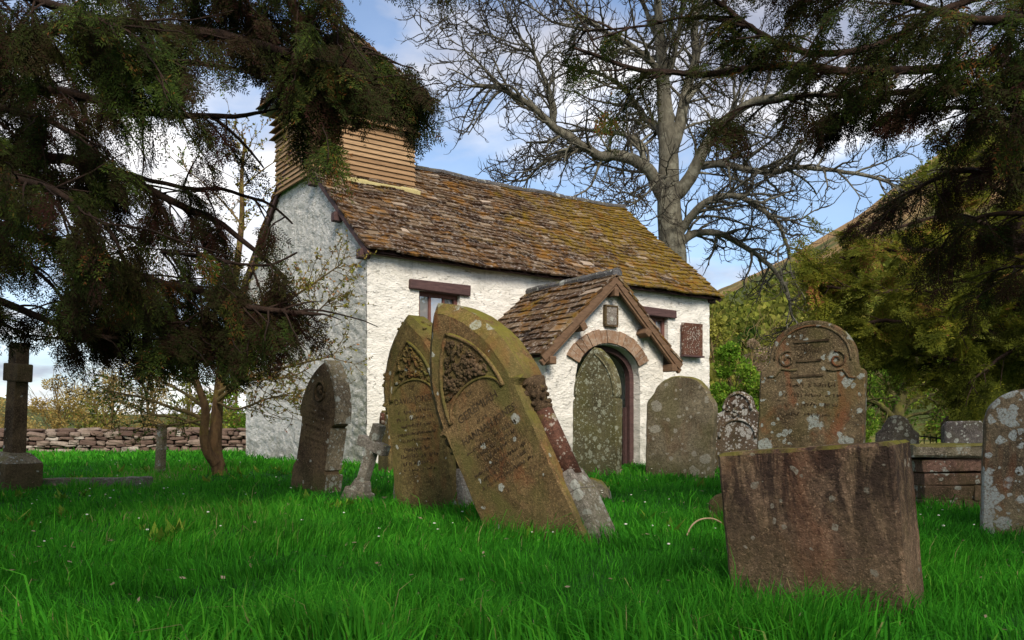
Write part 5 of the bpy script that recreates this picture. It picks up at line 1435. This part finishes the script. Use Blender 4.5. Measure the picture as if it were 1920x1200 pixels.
def build_yews():
    # left yew
    lim = [
        ([(-260, 60, 7.6), (-60, 90, 7.2), (150, 40, 6.8), (400, 60, 6.5), (560, 110, 6.4), (690, 150, 6.4), (790, 190, 6.5)], .13, .015, 1.5, None),
        ([(560, 110, 6.4), (600, 180, 6.3), (620, 250, 6.3), (640, 310, 6.3)], .04, .01, 1.6, .6),
        ([(480, 85, 6.5), (540, 170, 6.4), (575, 240, 6.4), (585, 270, 6.4)], .04, .01, 1.5, .6),
        ([(640, 140, 6.4), (680, 110, 6.5), (690, 95, 6.5)], .025, .01, 1.4, .6),
        ([(690, 150, 6.4), (740, 170, 6.4), (780, 230, 6.4)], .02, .008, 1.2, .6),
        ([(600, 105, 6.5), (650, 115, 6.5), (710, 135, 6.5), (765, 165, 6.5), (800, 190, 6.5)], .02, .008, 1.9, .65),
        ([(590, 90, 6.5), (640, 85, 6.5), (685, 90, 6.5)], .015, .006, 1.4, .65),
        ([(-260, 160, 7.8), (-50, 170, 7.5), (100, 165, 7.2), (250, 205, 7.0), (400, 225, 6.9), (500, 218, 6.8)], .11, .012, 1.0, .3),
        ([(-260, 260, 8.0), (0, 290, 7.8), (140, 300, 7.6), (300, 360, 7.4), (440, 440, 7.2), (540, 520, 7.0)], .12, .015, 1.15, .3),
        ([(200, 320, 7.5), (330, 350, 7.4), (430, 360, 7.3), (500, 385, 7.2), (545, 420, 7.1)], .04, .01, .9, .35),
        ([(400, 225, 6.9), (455, 270, 6.9), (490, 320, 6.9)], .03, .008, .7, .4),
        ([(-260, 380, 7.8), (-40, 420, 7.4), (120, 450, 7.0), (260, 510, 6.8), (400, 560, 6.6), (520, 585, 6.5), (600, 590, 6.5)], .12, .012, 1.45, .45),
        ([(120, 450, 7.0), (230, 560, 6.8), (330, 620, 6.7), (420, 640, 6.6)], .05, .01, 1.5, .35),
        ([(-260, 520, 7.2), (-60, 540, 6.8), (80, 590, 6.6), (200, 640, 6.6), (290, 650, 6.6)], .09, .01, 1.2, .4),
        ([(-260, 300, 6.2), (-80, 320, 5.8), (40, 330, 5.6), (140, 380, 5.5), (200, 420, 5.5)], .08, .01, 1.3, .55),
        ([(-260, 0, 6.2), (-40, -20, 5.8), (120, 10, 5.6), (240, 60, 5.6), (300, 120, 5.7)], .08, .01, 1.4, .5),
        ([(-200, -120, 7.0), (100, -130, 6.8), (350, -90, 6.7), (520, -40, 6.6), (600, 0, 6.6), (640, 30, 6.6)], .10, .012, 1.5, .45),
        ([(100, -130, 6.9), (250, -60, 7.0), (420, -10, 7.0), (520, 50, 7.0)], .07, .01, 1.5, .35),
        ([(-200, 100, 8.4), (60, 120, 8.4), (200, 100, 8.4), (350, 120, 8.4), (480, 130, 8.3)], .08, .01, 1.3, .25),
        ([(-200, 200, 6.6), (0, 200, 6.6), (100, 230, 6.6), (180, 280, 6.6)], .08, .01, 1.2, .35),
        ([(-160, 440, 6.3), (0, 470, 6.2), (80, 520, 6.2), (120, 560, 6.2)], .05, .01, 1.0, .45),
        ([(100, -170, 6.4), (400, -180, 6.4), (650, -130, 6.6), (790, -80, 6.8), (850, -40, 6.9)], .07, .008, .35, .6),
        ([(-200, 560, 7.8), (0, 600, 7.4), (60, 640, 7.2)], .05, .01, .6, .3),
        ([(300, 470, 6.9), (420, 490, 6.8), (500, 500, 6.7), (560, 470, 6.7)], .03, .01, 1.2, .5),
        ([(330, 640, 7.0), (260, 600, 7.0), (160, 560, 7.1)], .03, .01, 1.2, .3),
        (np.array([(-6.0, 7.4, 4.0), (-4.6, 4.5, 4.8), (-3.0, 1.8, 5.0), (-1.4, -0.6, 4.8)]), .12, .02, 2.0, .4),  # unseen limbs from here on, added over the camera to shade the foreground
        (np.array([(-5.2, 3.4, 4.6), (-3.4, -0.4, 4.9), (-1.2, -2.0, 4.8), (1.0, -2.9, 4.5)]), .10, .02, 2.0, .4),
        (np.array([(-6.0, 7.4, 3.2), (-5.6, 4.2, 3.9), (-4.6, 1.4, 4.1), (-3.4, -0.8, 4.0)]), .12, .02, 1.3, .4),
        (np.array([(-3.0, 1.8, 5.0), (-1.6, 1.0, 5.0), (-0.2, 0.0, 4.8), (0.8, -0.9, 4.6)]), .06, .02, 1.3, .4),
    ]
    gaps = [(450, 185, 74, 44), (395, 170, 30, 28), (500, 250, 44, 56), (410, 300, 72, 22), (340, 255, 30, 18), (300, 220, 24, 14), (250, 400, 30, 16), (350, 400, 30, 14), (515, 330, 30, 45), (470, 500, 26, 30), (40, 545, 42, 22), (655, 42, 26, 24), (765, 62, 46, 60), (712, 18, 46, 46),
            (140, 410, 16, 12), (130, 290, 18, 10), (250, 310, 20, 14), (240, 455, 16, 10), (195, 490, 18, 9), (60, 690, 70, 45), (560, 700, 90, 22), (160, 720, 120, 28), (640, 420, 70, 70), (700, 330, 55, 60), (745, 300, 20, 40), (830, 130, 12, 20), (690, 500, 70, 100), (330, 725, 200, 25), (715, 305, 66, 66), (820, 340, 50, 80), (845, 75, 60, 22), (905, 30, 40, 50), (650, 655, 50, 55), (610, 440, 100, 92), (1000, 260, 180, 230), (330, 750, 300, 48), (470, 430, 24, 60), (570, 350, 28, 26), (700, 240, 62, 24)]
    build_yew('yew_tree', 'dark yew overhanging from the left with drooping branches across the bell turret', (-6.4, 7.6),
              [(-6.4, 7.6, -.4), (-6.35, 7.6, .8), (-6.2, 7.5, 2.5), (-6.0, 7.4, 4.5), (-5.8, 7.3, 6.5), (-5.7, 7.2, 9)], [.75, .6, .5, .36, .2, .05],
              lim, 5, 'yewleaf', 0.034, 0.0082, 0.40, gaps, 0.070, 0.74, 0.46, .42)
    # right yew overhead
    lim = [
        ([(2300, 120, 6.6), (2050, 110, 6.4), (1850, 120, 6.2), (1650, 130, 6.1), (1450, 128, 6.1), (1300, 136, 6.1), (1200, 135, 6.2), (1110, 105, 6.3), (1075, 90, 6.3)], .075, .010, 1.0, None),
        ([(2200, -20, 6.8), (2000, -30, 6.5), (1800, 0, 6.3), (1640, 90, 6.2), (1500, 110, 6.1), (1400, 50, 6.1), (1330, 0, 6.1)], .06, .02, 1.4, None),
        ([(1400, 50, 6.1), (1300, 30, 6.1), (1220, 38, 6.2), (1150, 55, 6.3), (1100, 58, 6.4)], .03, .008, .75, None),
        ([(1330, 0, 6.1), (1290, -40, 6.2)], .03, .01, .5, None),
        ([(2000, 170, 6.6), (1850, 175, 6.5), (1700, 160, 6.4), (1600, 200, 6.4), (1540, 260, 6.3), (1520, 290, 6.3)], .06, .01, 1.1, .3),
        ([(1640, 150, 6.2), (1540, 180, 6.1), (1440, 190, 6.1), (1390, 210, 6.1), (1360, 225, 6.1)], .03, .008, .8, .35),
        ([(2000, 250, 6.8), (1880, 220, 6.6), (1800, 200, 6.5), (1740, 205, 6.5), (1690, 215, 6.4)], .05, .01, 1.0, .3),
        ([(2200, 60, 5.8), (2000, 40, 5.5), (1850, 30, 5.3), (1720, 20, 5.2), (1600, -20, 5.2)], .08, .012, 1.3, .55),
        ([(2200, 200, 6.0), (2020, 210, 5.8), (1900, 190, 5.7), (1820, 150, 5.6)], .07, .012, 1.3, .4),
        ([(2200, 330, 7.2), (2000, 320, 7.0), (1860, 310, 6.9), (1760, 330, 6.8), (1690, 380, 6.8)], .07, .012, 1.0, .3),
        ([(2100, 420, 7.4), (1960, 400, 7.2), (1860, 400, 7.1), (1790, 430, 7.0)], .06, .012, 1.1, .35),
        ([(2100, -150, 6.6), (1850, -140, 6.4), (1600, -100, 6.3), (1500, -80, 6.2)], .08, .012, 1.2, .5),
        ([(2100, 520, 7.6), (1980, 500, 7.4), (1890, 500, 7.3)], .05, .012, 1.0, .35),
        ([(1990, -60, 6.0), (1900, 40, 6.0), (1880, 130, 6.0)], .05, .02, 1.2, .5),
        (np.array([(6.4, 6.9, 3.0), (6.3, 5.0, 3.6), (6.0, 3.0, 4.1), (5.6, 1.2, 4.2)]), .12, .02, 1.5, .4),  # out-of-view limbs from here on, added to shade the block and front grass
        (np.array([(6.3, 6.6, 2.4), (5.8, 5.0, 2.9), (5.4, 3.6, 3.2), (4.9, 2.2, 3.3)]), .12, .02, 1.5, .4),
        (np.array([(6.4, 5.0, 3.6), (5.2, 3.6, 4.3), (4.3, 2.4, 4.7), (3.6, 1.4, 4.8)]), .10, .02, 1.4, .4),
        (np.array([(6.5, 6.9, 4.2), (6.6, 4.6, 5.0), (6.4, 2.4, 5.4), (6.0, 0.4, 5.5)]), .10, .02, 1.4, .4),
        (np.array([(5.6, 1.2, 4.2), (4.6, 0.2, 4.3), (3.2, -0.8, 4.2), (2.0, -1.6, 4.0)]), .07, .02, 1.6, .4),
        (np.array([(5.6, 1.2, 4.2), (4.6, -1.4, 4.4), (3.1, -2.6, 4.4), (1.5, -3.2, 4.3)]), .07, .02, 1.8, .4),
        (np.array([(3.6, 1.4, 4.8), (2.8, 0.4, 4.8), (1.9, -0.3, 4.7)]), .07, .02, 1.4, .4),
        (np.array([(6.5, 6.6, 1.9), (6.6, 5.2, 2.3), (6.4, 3.6, 2.5), (6.1, 2.2, 2.4)]), .10, .02, 1.4, .4),
    ]
    gaps = [(1660, 290, 30, 26), (1705, 262, 34, 30), (1770, 235, 22, 14), (1460, 300, 60, 60), (1590, 30, 26, 16), (1720, 5, 30, 12), (1450, 40, 18, 25), (1380, 185, 60, 30), (1270, 190, 60, 22), (1300, 60, 30, 22), (1250, 10, 60, 18), (1450, 150, 60, 10), (1180, 90, 40, 18), (1280, 90, 70, 18), (1700, 320, 30, 30), (1000, 60, 60, 200), (1130, 180, 60, 20), (1560, 345, 50, 50)]
    build_yew('yew_tree', 'dark yew reaching across the top right of the sky with one long level bough', (6.6, 7.0),
              [(6.6, 7.0, -.4), (6.55, 7.0, 1), (6.4, 6.9, 2.5), (6.2, 6.8, 4.5), (6.0, 6.7, 7.0)], [.7, .55, .45, .3, .1],
              lim, 15, 'yewleaf', 0.033, 0.0080, 0.34, gaps, 0.075, 0.50, 0.36, .62)
    # olive yew further back on the right
    lim = [
        ([(1960, 560, 13.0), (1850, 480, 12.8), (1740, 470, 12.6), (1640, 470, 12.4), (1560, 490, 12.3), (1520, 500, 12.3)], .12, .012, 1.15, .75),
        ([(1960, 600, 13.0), (1850, 560, 12.6), (1740, 540, 12.2), (1640, 550, 12.0), (1570, 540, 12.0), (1500, 528, 12.0)], .10, .012, 1.2, .7),
        ([(1960, 640, 13.0), (1850, 620, 12.8), (1740, 610, 12.4), (1650, 600, 12.2), (1590, 612, 12.0), (1560, 630, 12.0)], .10, .012, 1.2, .55),
        ([(1960, 680, 13.2), (1860, 680, 13.0), (1760, 670, 12.8), (1690, 660, 12.6), (1620, 668, 12.5)], .10, .012, 1.3, .45),
        ([(1970, 720, 13.4), (1880, 730, 13.2), (1800, 725, 13.0), (1720, 705, 12.8)], .08, .012, 1.2, .25),
        ([(1970, 760, 13.4), (1900, 760, 13.2), (1840, 745, 13.0)], .06, .012, 1.0, .2),
        ([(1960, 520, 13.4), (1860, 420, 13.4), (1760, 400, 13.2), (1680, 430, 13.0), (1620, 450, 12.8)], .10, .012, 1.1, .8),
        ([(1960, 420, 13.8), (1880, 360, 13.8), (1800, 340, 13.6), (1740, 350, 13.4)], .08, .012, 1.0, .6),
        ([(1960, 580, 14.4), (1860, 540, 14.4), (1760, 520, 14.2), (1680, 540, 14)], .08, .012, 1.2, .5),
        ([(1960, 660, 14.4), (1860, 640, 14.4), (1780, 630, 14.2), (1700, 620, 14)], .08, .012, 1.2, .35),
        ([(2000, 480, 12.4), (1900, 520, 12.0), (1820, 560, 11.8), (1760, 600, 11.6)], .08, .012, 1.2, .5),
        ([(2000, 340, 13.4), (1920, 300, 13.2), (1860, 290, 13.0)], .08, .012, 1.2, .5),
        ([(2000, 620, 12.0), (1920, 640, 11.8), (1860, 680, 11.6), (1820, 720, 11.6)], .08, .012, 1.3, .3),
    ]
    gaps = [(1610, 405, 50, 24), (1680, 390, 66, 46), (1580, 580, 18, 9), (1540, 470, 18, 8), (1690, 765, 90, 42), (1600, 722, 60, 34), (1405, 560, 96, 190), (1500, 640, 50, 40), (1640, 500, 30, 9), (1700, 575, 34, 9), (1780, 500, 30, 10), (1600, 520, 20, 8), (1760, 640, 30, 9)]
    build_yew('yew_tree', 'olive green yew with layered level branches standing behind the right-hand gravestones', (8.2, 13.4),
              [(8.2, 13.4, -.3), (8.15, 13.4, 1.2), (8.0, 13.4, 2.8), (7.9, 13.4, 4.6), (7.8, 13.5, 6.5)], [.7, .55, .45, .28, .08],
              lim, 25, 'yewleaf2', 0.056, 0.0150, 0.52, gaps, 0.098, 0.62, 0.20, .6, hang=.3)
build_yews()

# ------------------------------------------------------------------ bushes and trees beyond
def crown_tree(name, label, px, Y, pytop, halfw, mat, seed, nleaf=5000, leaf=0.16, trunk=True, cat='tree', group=None, bark='twigbark', z0=None, clumps=16, twigs=0, low=0.28):
    rng = np.random.default_rng(seed)
    X = (px - CX) / F * Y; g = z0 if z0 is not None else gz1(X, Y)
    top = E + (HY - pytop) / F * Y; H = top - g; hw = halfw / F * Y
    root = empty(name, (X, Y, g), None, label, cat, group)
    cs = []
    for k in range(clumps):
        a = rng.uniform(0, 2 * PI); r = math.sqrt(rng.random()) * hw * .8; z = H * rng.uniform(low, .9)
        sh = 1 - abs(z / H - .5) * 0.9
        cs.append((r * math.cos(a) * sh, r * math.sin(a) * sh, z, hw * rng.uniform(.22, .42)))
    cs.append((0, 0, H * .93, hw * .25))
    C = np.array(cs); idx = rng.integers(0, len(C), nleaf)
    v = norm(rng.normal(0, 1, (nleaf, 3))); rr = C[idx, 3] * rng.uniform(.35, 1.08, nleaf) ** .6
    P = C[idx, :3] + v * rr[:, None] * np.array([1, 1, .72])
    P = P[P[:, 2] > 0.05]; n = len(P)
    D = norm(v[:n] + rng.normal(0, .8, (n, 3))); Sd = norm(np.cross(D, rng.normal(0, 1, (n, 3))))
    tone = np.clip(rng.normal(.5, .2, n) + (idx[:n] % 5 - 2) * .08, 0, 1)
    V, Q, T = leaf_quads(P, D, Sd, rng.uniform(.6, 1.3, n) * leaf, rng.uniform(.5, .9, n) * leaf, tone)
    if trunk:
        tr = np.array([[0, 0, -.3], [0.02, 0, H * .2], [rng.normal(0, .05) * H, 0, H * .5], [rng.normal(0, .06) * H, 0, H * .85]]); polys = [(smooth_poly(tr, 1), None)]
        p = polys[0][0]; polys = [(p, np.linspace(H * .028, H * .008, len(p)))]
        for c in cs:
            t = rng.uniform(.2, .7); q, T_ = at_t(p, t); e = np.array(c[:3]); mid = (q + e) / 2 + rng.normal(0, .05 * H, 3)
            polys.append((smooth_poly(np.array([q, mid, e]), 2), np.linspace(H * .010, H * .003, 10)))
        for _ in range(twigs):
            pp, r_ = polys[rng.integers(0, len(polys))]; q, T_ = at_t(pp, rng.uniform(.3, .99))
            s = grow(rng, q, side_dir(rng, T_, rng.uniform(.3, 1.0), (0, 0, .3)), H * rng.uniform(.1, .35), H * .0035, 5, .18); polys.append(s)
        polys = [(a, (b if len(b) == len(a) else np.linspace(b[0], b[-1], len(a)))) for a, b in polys]
        link('trunk', tubes_mesh('trunk', polys, lambda r: 8 if r > .1 else 4), MAT[bark], root, True)
    link('crown', np_mesh('crown', V, Q, tone=T), MAT[mat], root)
    return root

def build_background():
    g = 'scrub beyond the boundary wall'
    sh = [
        (110, 34, 706, 60, 'goldleaf', 'pale golden scrub bush with bare twigs beyond the wall, nearest the tall cross', 2600, .09, 160),
        (205, 36, 690, 70, 'goldleaf', 'golden twiggy bush rising above the left part of the wall', 3000, .09, 200),
        (285, 35, 672, 62, 'goldleaf', 'tall golden twiggy bush behind the thin leaning post', 3000, .09, 200),
        (352, 33, 690, 52, 'oliveleaf', 'yellow-green bush beyond the wall directly left of the small forked tree', 3000, .10, 120),
        (440, 34, 680, 58, 'springleaf', 'yellow green bush beyond the wall between the forked tree and the church', 3400, .10, 120),
        (505, 38, 600, 70, 'goldleaf', 'tall golden shrub half hidden behind the church gable', 3000, .11, 180),
        (160, 44, 738, 90, 'oliveleaf', 'low olive green thicket in the field behind the golden bushes', 2600, .13, 80),
        (20, 46, 752, 80, 'goldleaf', 'low tawny scrub at the left edge of the field', 2200, .12, 120),
        (395, 30.5, 738, 40, 'oliveleaf', 'small olive bush just behind the wall beside the forked trunk', 2000, .08, 60),
    ]
    for k, (px, Y, pt, hw, mt, lb, n, lf, tw) in enumerate(sh): crown_tree('bush', lb, px, Y, pt, hw, mt, 100 + k, n, lf, True, 'bush', g, twigs=tw, low=.12)
    g = 'trees on the slope right of the church'
    tr = [
        (1372, 46, 640, 52, 'springleaf', 'bright green bush against the right corner of the church', 5200, .17),
        (1352, 40, 742, 48, 'springleaf', 'yellow green bush low beside the church corner', 4600, .13),
        (1445, 44, 700, 60, 'springleaf', 'fresh green bush behind the white lichened headstone', 5200, .15),
        (1412, 60, 632, 40, 'pinkleaf', 'pale pink blossoming tree among the green bushes', 4200, .16),
        (1345, 75, 588, 52, 'paleleaf', 'olive tree on the slope just right of the church eaves', 4800, .28),
        (1410, 82, 606, 40, 'darkleaf', 'dark green tree midway up the wooded slope', 4600, .28),
        (1465, 78, 596, 50, 'paleleaf', 'mossy olive tree on the slope below the hill', 4800, .28),
        (1530, 66, 640, 55, 'paleleaf', 'olive tree behind the tall round-topped headstone', 5200, .24),
        (1590, 60, 664, 55, 'springleaf', 'light green tree between the tall headstone and the olive yew', 5600, .22),
        (1660, 40, 690, 60, 'springleaf', 'vivid green tree behind the small stepped headstone', 5200, .15),
        (1770, 38, 700, 80, 'paleleaf', 'yellowish tree behind the chest tomb', 5200, .15),
        (1860, 45, 640, 110, 'oliveleaf', 'broad olive tree behind the yew at the right', 5200, .2),
        (1620, 36, 770, 50, 'springleaf', 'low vivid green bush at the foot of the slope', 4200, .12),
    ]
    for k, (px, Y, pt, hw, mt, lb, n, lf) in enumerate(tr):
        X = (px - CX) / F * Y
        crown_tree('slope_tree', lb, px, Y, pt, hw, mt, 200 + k, n, lf, True, 'tree', g, twigs=60, low=.1)
    # mossy tree with bare arching boughs behind the stepped headstone
    rng = np.random.default_rng(77); Y0 = 19.0
    X0 = W(1682, 800, Y0)[0]; gg = gz1(X0, Y0); off = np.array([X0, Y0, gg])
    root = empty('mossy_tree', tuple(off), None, 'low mossy tree with arching bare boughs behind the stepped grey headstone', 'tree')
    L = []
    for pp, r0, dep in (([(1684, 850), (1682, 800), (1686, 760), (1700, 720), (1720, 680)], .17, 0), ([(1683, 800), (1668, 775), (1640, 752), (1610, 748)], .10, -.6), ([(1686, 765), (1720, 745), (1770, 738), (1810, 725)], .08, .8),
                        ([(1686, 760), (1670, 730), (1650, 700), (1620, 690)], .07, .8), ([(1700, 720), (1740, 720), (1790, 755), (1815, 790)], .05, -.7), ([(1684, 790), (1715, 775), (1760, 775), (1800, 785)], .05, 1.0)):
        n = len(pp); p = smooth_poly(np.array([W(x, y, Y0 + dep * k / (n - 1)) for k, (x, y) in enumerate(pp)]), 2); L.append((p, np.linspace(r0, r0 * .3, len(p))))
    L[0][0][0][2] = gg - .3
    sub = []
    for p, r in L:
        for k in range(16):
            q, T = at_t(p, rng.uniform(.3, .99)); sub.append(grow(rng, q, side_dir(rng, T, rng.uniform(.4, 1.1)), rng.uniform(.4, 1.2), .02, 6, .2, .1))
    tw = []
    for p, r in list(sub):
        for k in range(5):
            q, T = at_t(p, rng.uniform(.2, .99)); tw.append(grow(rng, q, side_dir(rng, T, rng.uniform(.4, 1.0)), rng.uniform(.2, .6), .008, 5, .2))
    link('trunk', tubes_mesh('trunk', [(p - off, r) for p, r in L + sub + tw], lambda r: 10 if r > .06 else 4), MAT['mossbark'], root, True)
    P = []; D = []
    for p, r in tw:
        for j in range(7): q, T = at_t(p, rng.uniform(.1, .99)); P.append(q - off); D.append(T)
    P = np.array(P) + rng.normal(0, .05, (len(P), 3)); D = norm(norm(np.array(D)) + rng.normal(0, .7, P.shape)); Sd = norm(np.cross(D, rng.normal(0, 1, P.shape)))
    V, Q, T = leaf_quads(P, D, Sd, rng.uniform(.05, .10, len(P)), rng.uniform(.03, .06, len(P)), rng.random(len(P)))
    link('leaves', np_mesh('leaves', V, Q, tone=T), MAT['springleaf'], root)
    # woods scattered over the far hillside: one mass nobody could count
    n = 900; pxs = rng.uniform(1250, 2300, n); t = rng.uniform(.06, .62, n) ** 1.2
    Y = 62 + t * 198; P = []; Sz = []
    V_ = []; T_ = []
    for k in range(n):
        X = (pxs[k] - CX) / F * Y[k]
        if vnoise(np.array([[X * .035, Y[k] * .035, 4.0]]))[0] < .47 + .28 * t[k]: continue
        tt = math.sin(t[k] * PI / 2) ** .9 * .35 + .65 * t[k]
        z = hill_h(np.array([pxs[k]]), np.array([tt]))[0]
        r = rng.uniform(1.2, 3.0); m = 130
        v = norm(rng.normal(0, 1, (m, 3))); Pk = np.array([X, Y[k], z + r * .7]) + v * r * np.array([1, 1, .85]) * rng.uniform(.5, 1.05, (m, 1))
        Dk = norm(v + rng.normal(0, .8, (m, 3))); Sk = norm(np.cross(Dk, rng.normal(0, 1, (m, 3))))
        a, q, tn = leaf_quads(Pk, Dk, Sk, rng.uniform(.5, .9, m), rng.uniform(.4, .7, m), np.clip(rng.normal(rng.uniform(.2, .8), .15, m), 0, 1)); V_.append(a); T_.append(tn)
    V = np.concatenate(V_)
    o = link('hillside_woods', np_mesh('hillside_woods', V, np.arange(len(V), dtype=np.int32).reshape(-1, 4), tone=np.concatenate(T_)), MAT['oliveleaf'])
    tag(o, 'distant scrubby woodland dotted over the brown hillside', 'woodland', None, 'stuff')
build_background()

# ------------------------------------------------------------------ grass
def build_grass():
    rng = np.random.default_rng(99)
    Vs = []; Qs = []; Ts = []; tn = []; b = 0
    def inside_church(x, y):
        dx = x - CHX; dy = y - CHY; s = dx * math.cos(CTH) + dy * math.sin(CTH); q = -dx * math.sin(CTH) + dy * math.cos(CTH)
        return ((s > -.02) & (s < CH_L + .02) & (q > -.02) & (q < CH_W)) | ((s > 1.95) & (s < 4.53) & (q > -2.14) & (q < 0))
    bands = [(1.6, 3.2, 1300, .010, .15, 2.2), (3.2, 5.0, 4300, .0055, .13, 1.0), (5.0, 7.5, 2600, .007, .118, .9), (7.5, 11, 1200, .0105, .10, .8), (11, 16, 600, .015, .09, .8), (16, 27.5, 150, .032, .12, .9)]
    for (y0, y1, den, w0, l0, mar) in bands:
        mar = mar + 1.3; xm = y1 * 0.60 + mar
        n = int(den * (y1 - y0) * 2 * xm)
        x = rng.uniform(-xm, xm, n); y = rng.uniform(y0, y1, n)
        P = np.stack([x, y, np.zeros(n)], -1)
        cl = vnoise(P * 1.7 + 3.3); cl2 = vnoise(P * 5.5 + 8.1)
        keep = (np.abs(x) < y * .60 + mar) & ~inside_church(x, y) & (rng.random(n) < .35 + .9 * cl2)
        x, y, cl, cl2 = x[keep], y[keep], cl[keep], cl2[keep]; n = len(x)
        z = gz(x, y) - .01
        big = vnoise(np.stack([x * .45, y * .45, np.full(n, 5.5)], -1))
        L = l0 * rng.uniform(.45, 1.25, n) * (.35 + 1.05 * cl + .45 * (cl2 > .6)) * (.75 + .55 * big)
        tall = rng.random(n) < .035; L = np.where(tall, L * rng.uniform(1.3, 1.9, n), L)
        an = rng.uniform(0, 2 * PI, n) * .55 + vnoise(np.stack([x * 1.3, y * 1.3, np.full(n, 2.2)], -1)) * 9
        lean = rng.uniform(.2, 1.15, n) + .2 * tall
        dx, dy = np.cos(an), np.sin(an)
        wd = w0 * rng.uniform(.6, 1.25, n)
        fa = rng.uniform(0, 2 * PI, n); sx, sy = np.cos(fa) * wd / 2, np.sin(fa) * wd / 2
        mx, my, mz = x + dx * L * lean * .28, y + dy * L * lean * .28, z + L * .62
        tx, ty, tz = x + dx * L * lean * .95, y + dy * L * lean * .95, z + L * np.clip(1.0 - .42 * lean ** 2, .3, 1)
        V = np.stack([np.stack([x - sx, y - sy, z], -1), np.stack([x + sx, y + sy, z], -1), np.stack([mx + sx * .8, my + sy * .8, mz], -1), np.stack([mx - sx * .8, my - sy * .8, mz], -1), np.stack([tx, ty, tz], -1)], 1).reshape(-1, 3)
        i = np.arange(n)[:, None] * 5 + b
        Qs.append(np.concatenate([i, i + 1, i + 2, i + 3], 1)); Ts.append(np.concatenate([i + 3, i + 2, i + 4], 1)); Vs.append(V); b += n * 5
        t = np.clip(rng.normal(.42, .18, n) + (big - .5) * .75 + (cl - .5) * .45 + (rng.random(n) < .014) * .5, 0, 1); tn.append(np.repeat(t, 5))
    V = np.concatenate(Vs)
    me = np_mesh('grass', V, np.concatenate(Qs), np.concatenate(Ts), tone=np.concatenate(tn))
    o = link('grass', me, MAT['grass'], None, True); tag(o, 'uneven lush green churchyard grass growing between the gravestones', 'grass', None, 'stuff')
    print('blades', len(V) // 5)
    # broad leaved weeds
    n = 260; P = []; D = []; Sd = []; Ls = []
    for k in range(n):
        y = rng.uniform(3.2, 13); x = rng.uniform(-.6, .6) * y
        if inside_church(np.array([x]), np.array([y]))[0] or vnoise(np.array([[x * .6, y * .6, 9.]]))[0] < .48: continue
        z = gz1(x, y); m = rng.integers(5, 11); sz = rng.uniform(.05, .13)
        for j in range(m):
            a = rng.uniform(0, 2 * PI); e = rng.uniform(.35, 1.0); d = np.array([math.cos(a) * math.cos(e), math.sin(a) * math.cos(e), math.sin(e)])
            P.append((x + rng.normal(0, .02), y + rng.normal(0, .02), z)); D.append(d); Sd.append((-math.sin(a), math.cos(a), 0)); Ls.append(sz * rng.uniform(.7, 1.3))
    Ls = np.array(Ls); V2, Q2, T2 = leaf_quads(np.array(P), np.array(D), np.array(Sd), Ls * 1.3, Ls * .42, rng.random(len(P)))
    o = link('weeds', np_mesh('weeds', V2, Q2, tone=T2), MAT['springleaf']); tag(o, 'broad leaved weeds scattered in the churchyard grass', 'weeds', None, 'stuff')
    # fallen leaves and dry bits caught in the grass
    n = 520; y = rng.uniform(3.2, 12, n); x = rng.uniform(-.6, .6, n) * y; k = ~inside_church(x, y); x, y = x[k], y[k]; n = len(x)
    z = gz(x, y) + rng.uniform(.03, .09, n); D = norm(np.stack([rng.normal(0, 1, n), rng.normal(0, 1, n), rng.normal(0, .35, n)], -1)); Sd = norm(np.cross(D, np.array([0, 0, 1.0]) + rng.normal(0, .4, (n, 3))))
    V3, Q3, T3 = leaf_quads(np.stack([x, y, z], -1), D, Sd, rng.uniform(.025, .055, n), rng.uniform(.012, .026, n), rng.random(n))
    o = link('fallen_leaves', np_mesh('fallen_leaves', V3, Q3, tone=T3), MAT['pinkleaf']); tag(o, 'dry pale leaves caught in the churchyard grass', 'fallen leaves', None, 'stuff')
    # daisies
    n = 130; mb = MB(); rnd = random.Random(6)
    for k in range(n):
        y = rnd.uniform(5.2, 14); x = rnd.uniform(-.55, .55) * y
        if inside_church(np.array([x]), np.array([y]))[0]: continue
        z = gz1(x, y) + rnd.uniform(.07, .13); r = rnd.uniform(.007, .013)
        mb.ell((x, y, z), (r, r, r * .45), None, 6, 3)
    o = mb.build('daisies', MAT['daisy']); tag(o, 'tiny white daisies scattered through the grass', 'daisies', None, 'stuff')
build_grass()
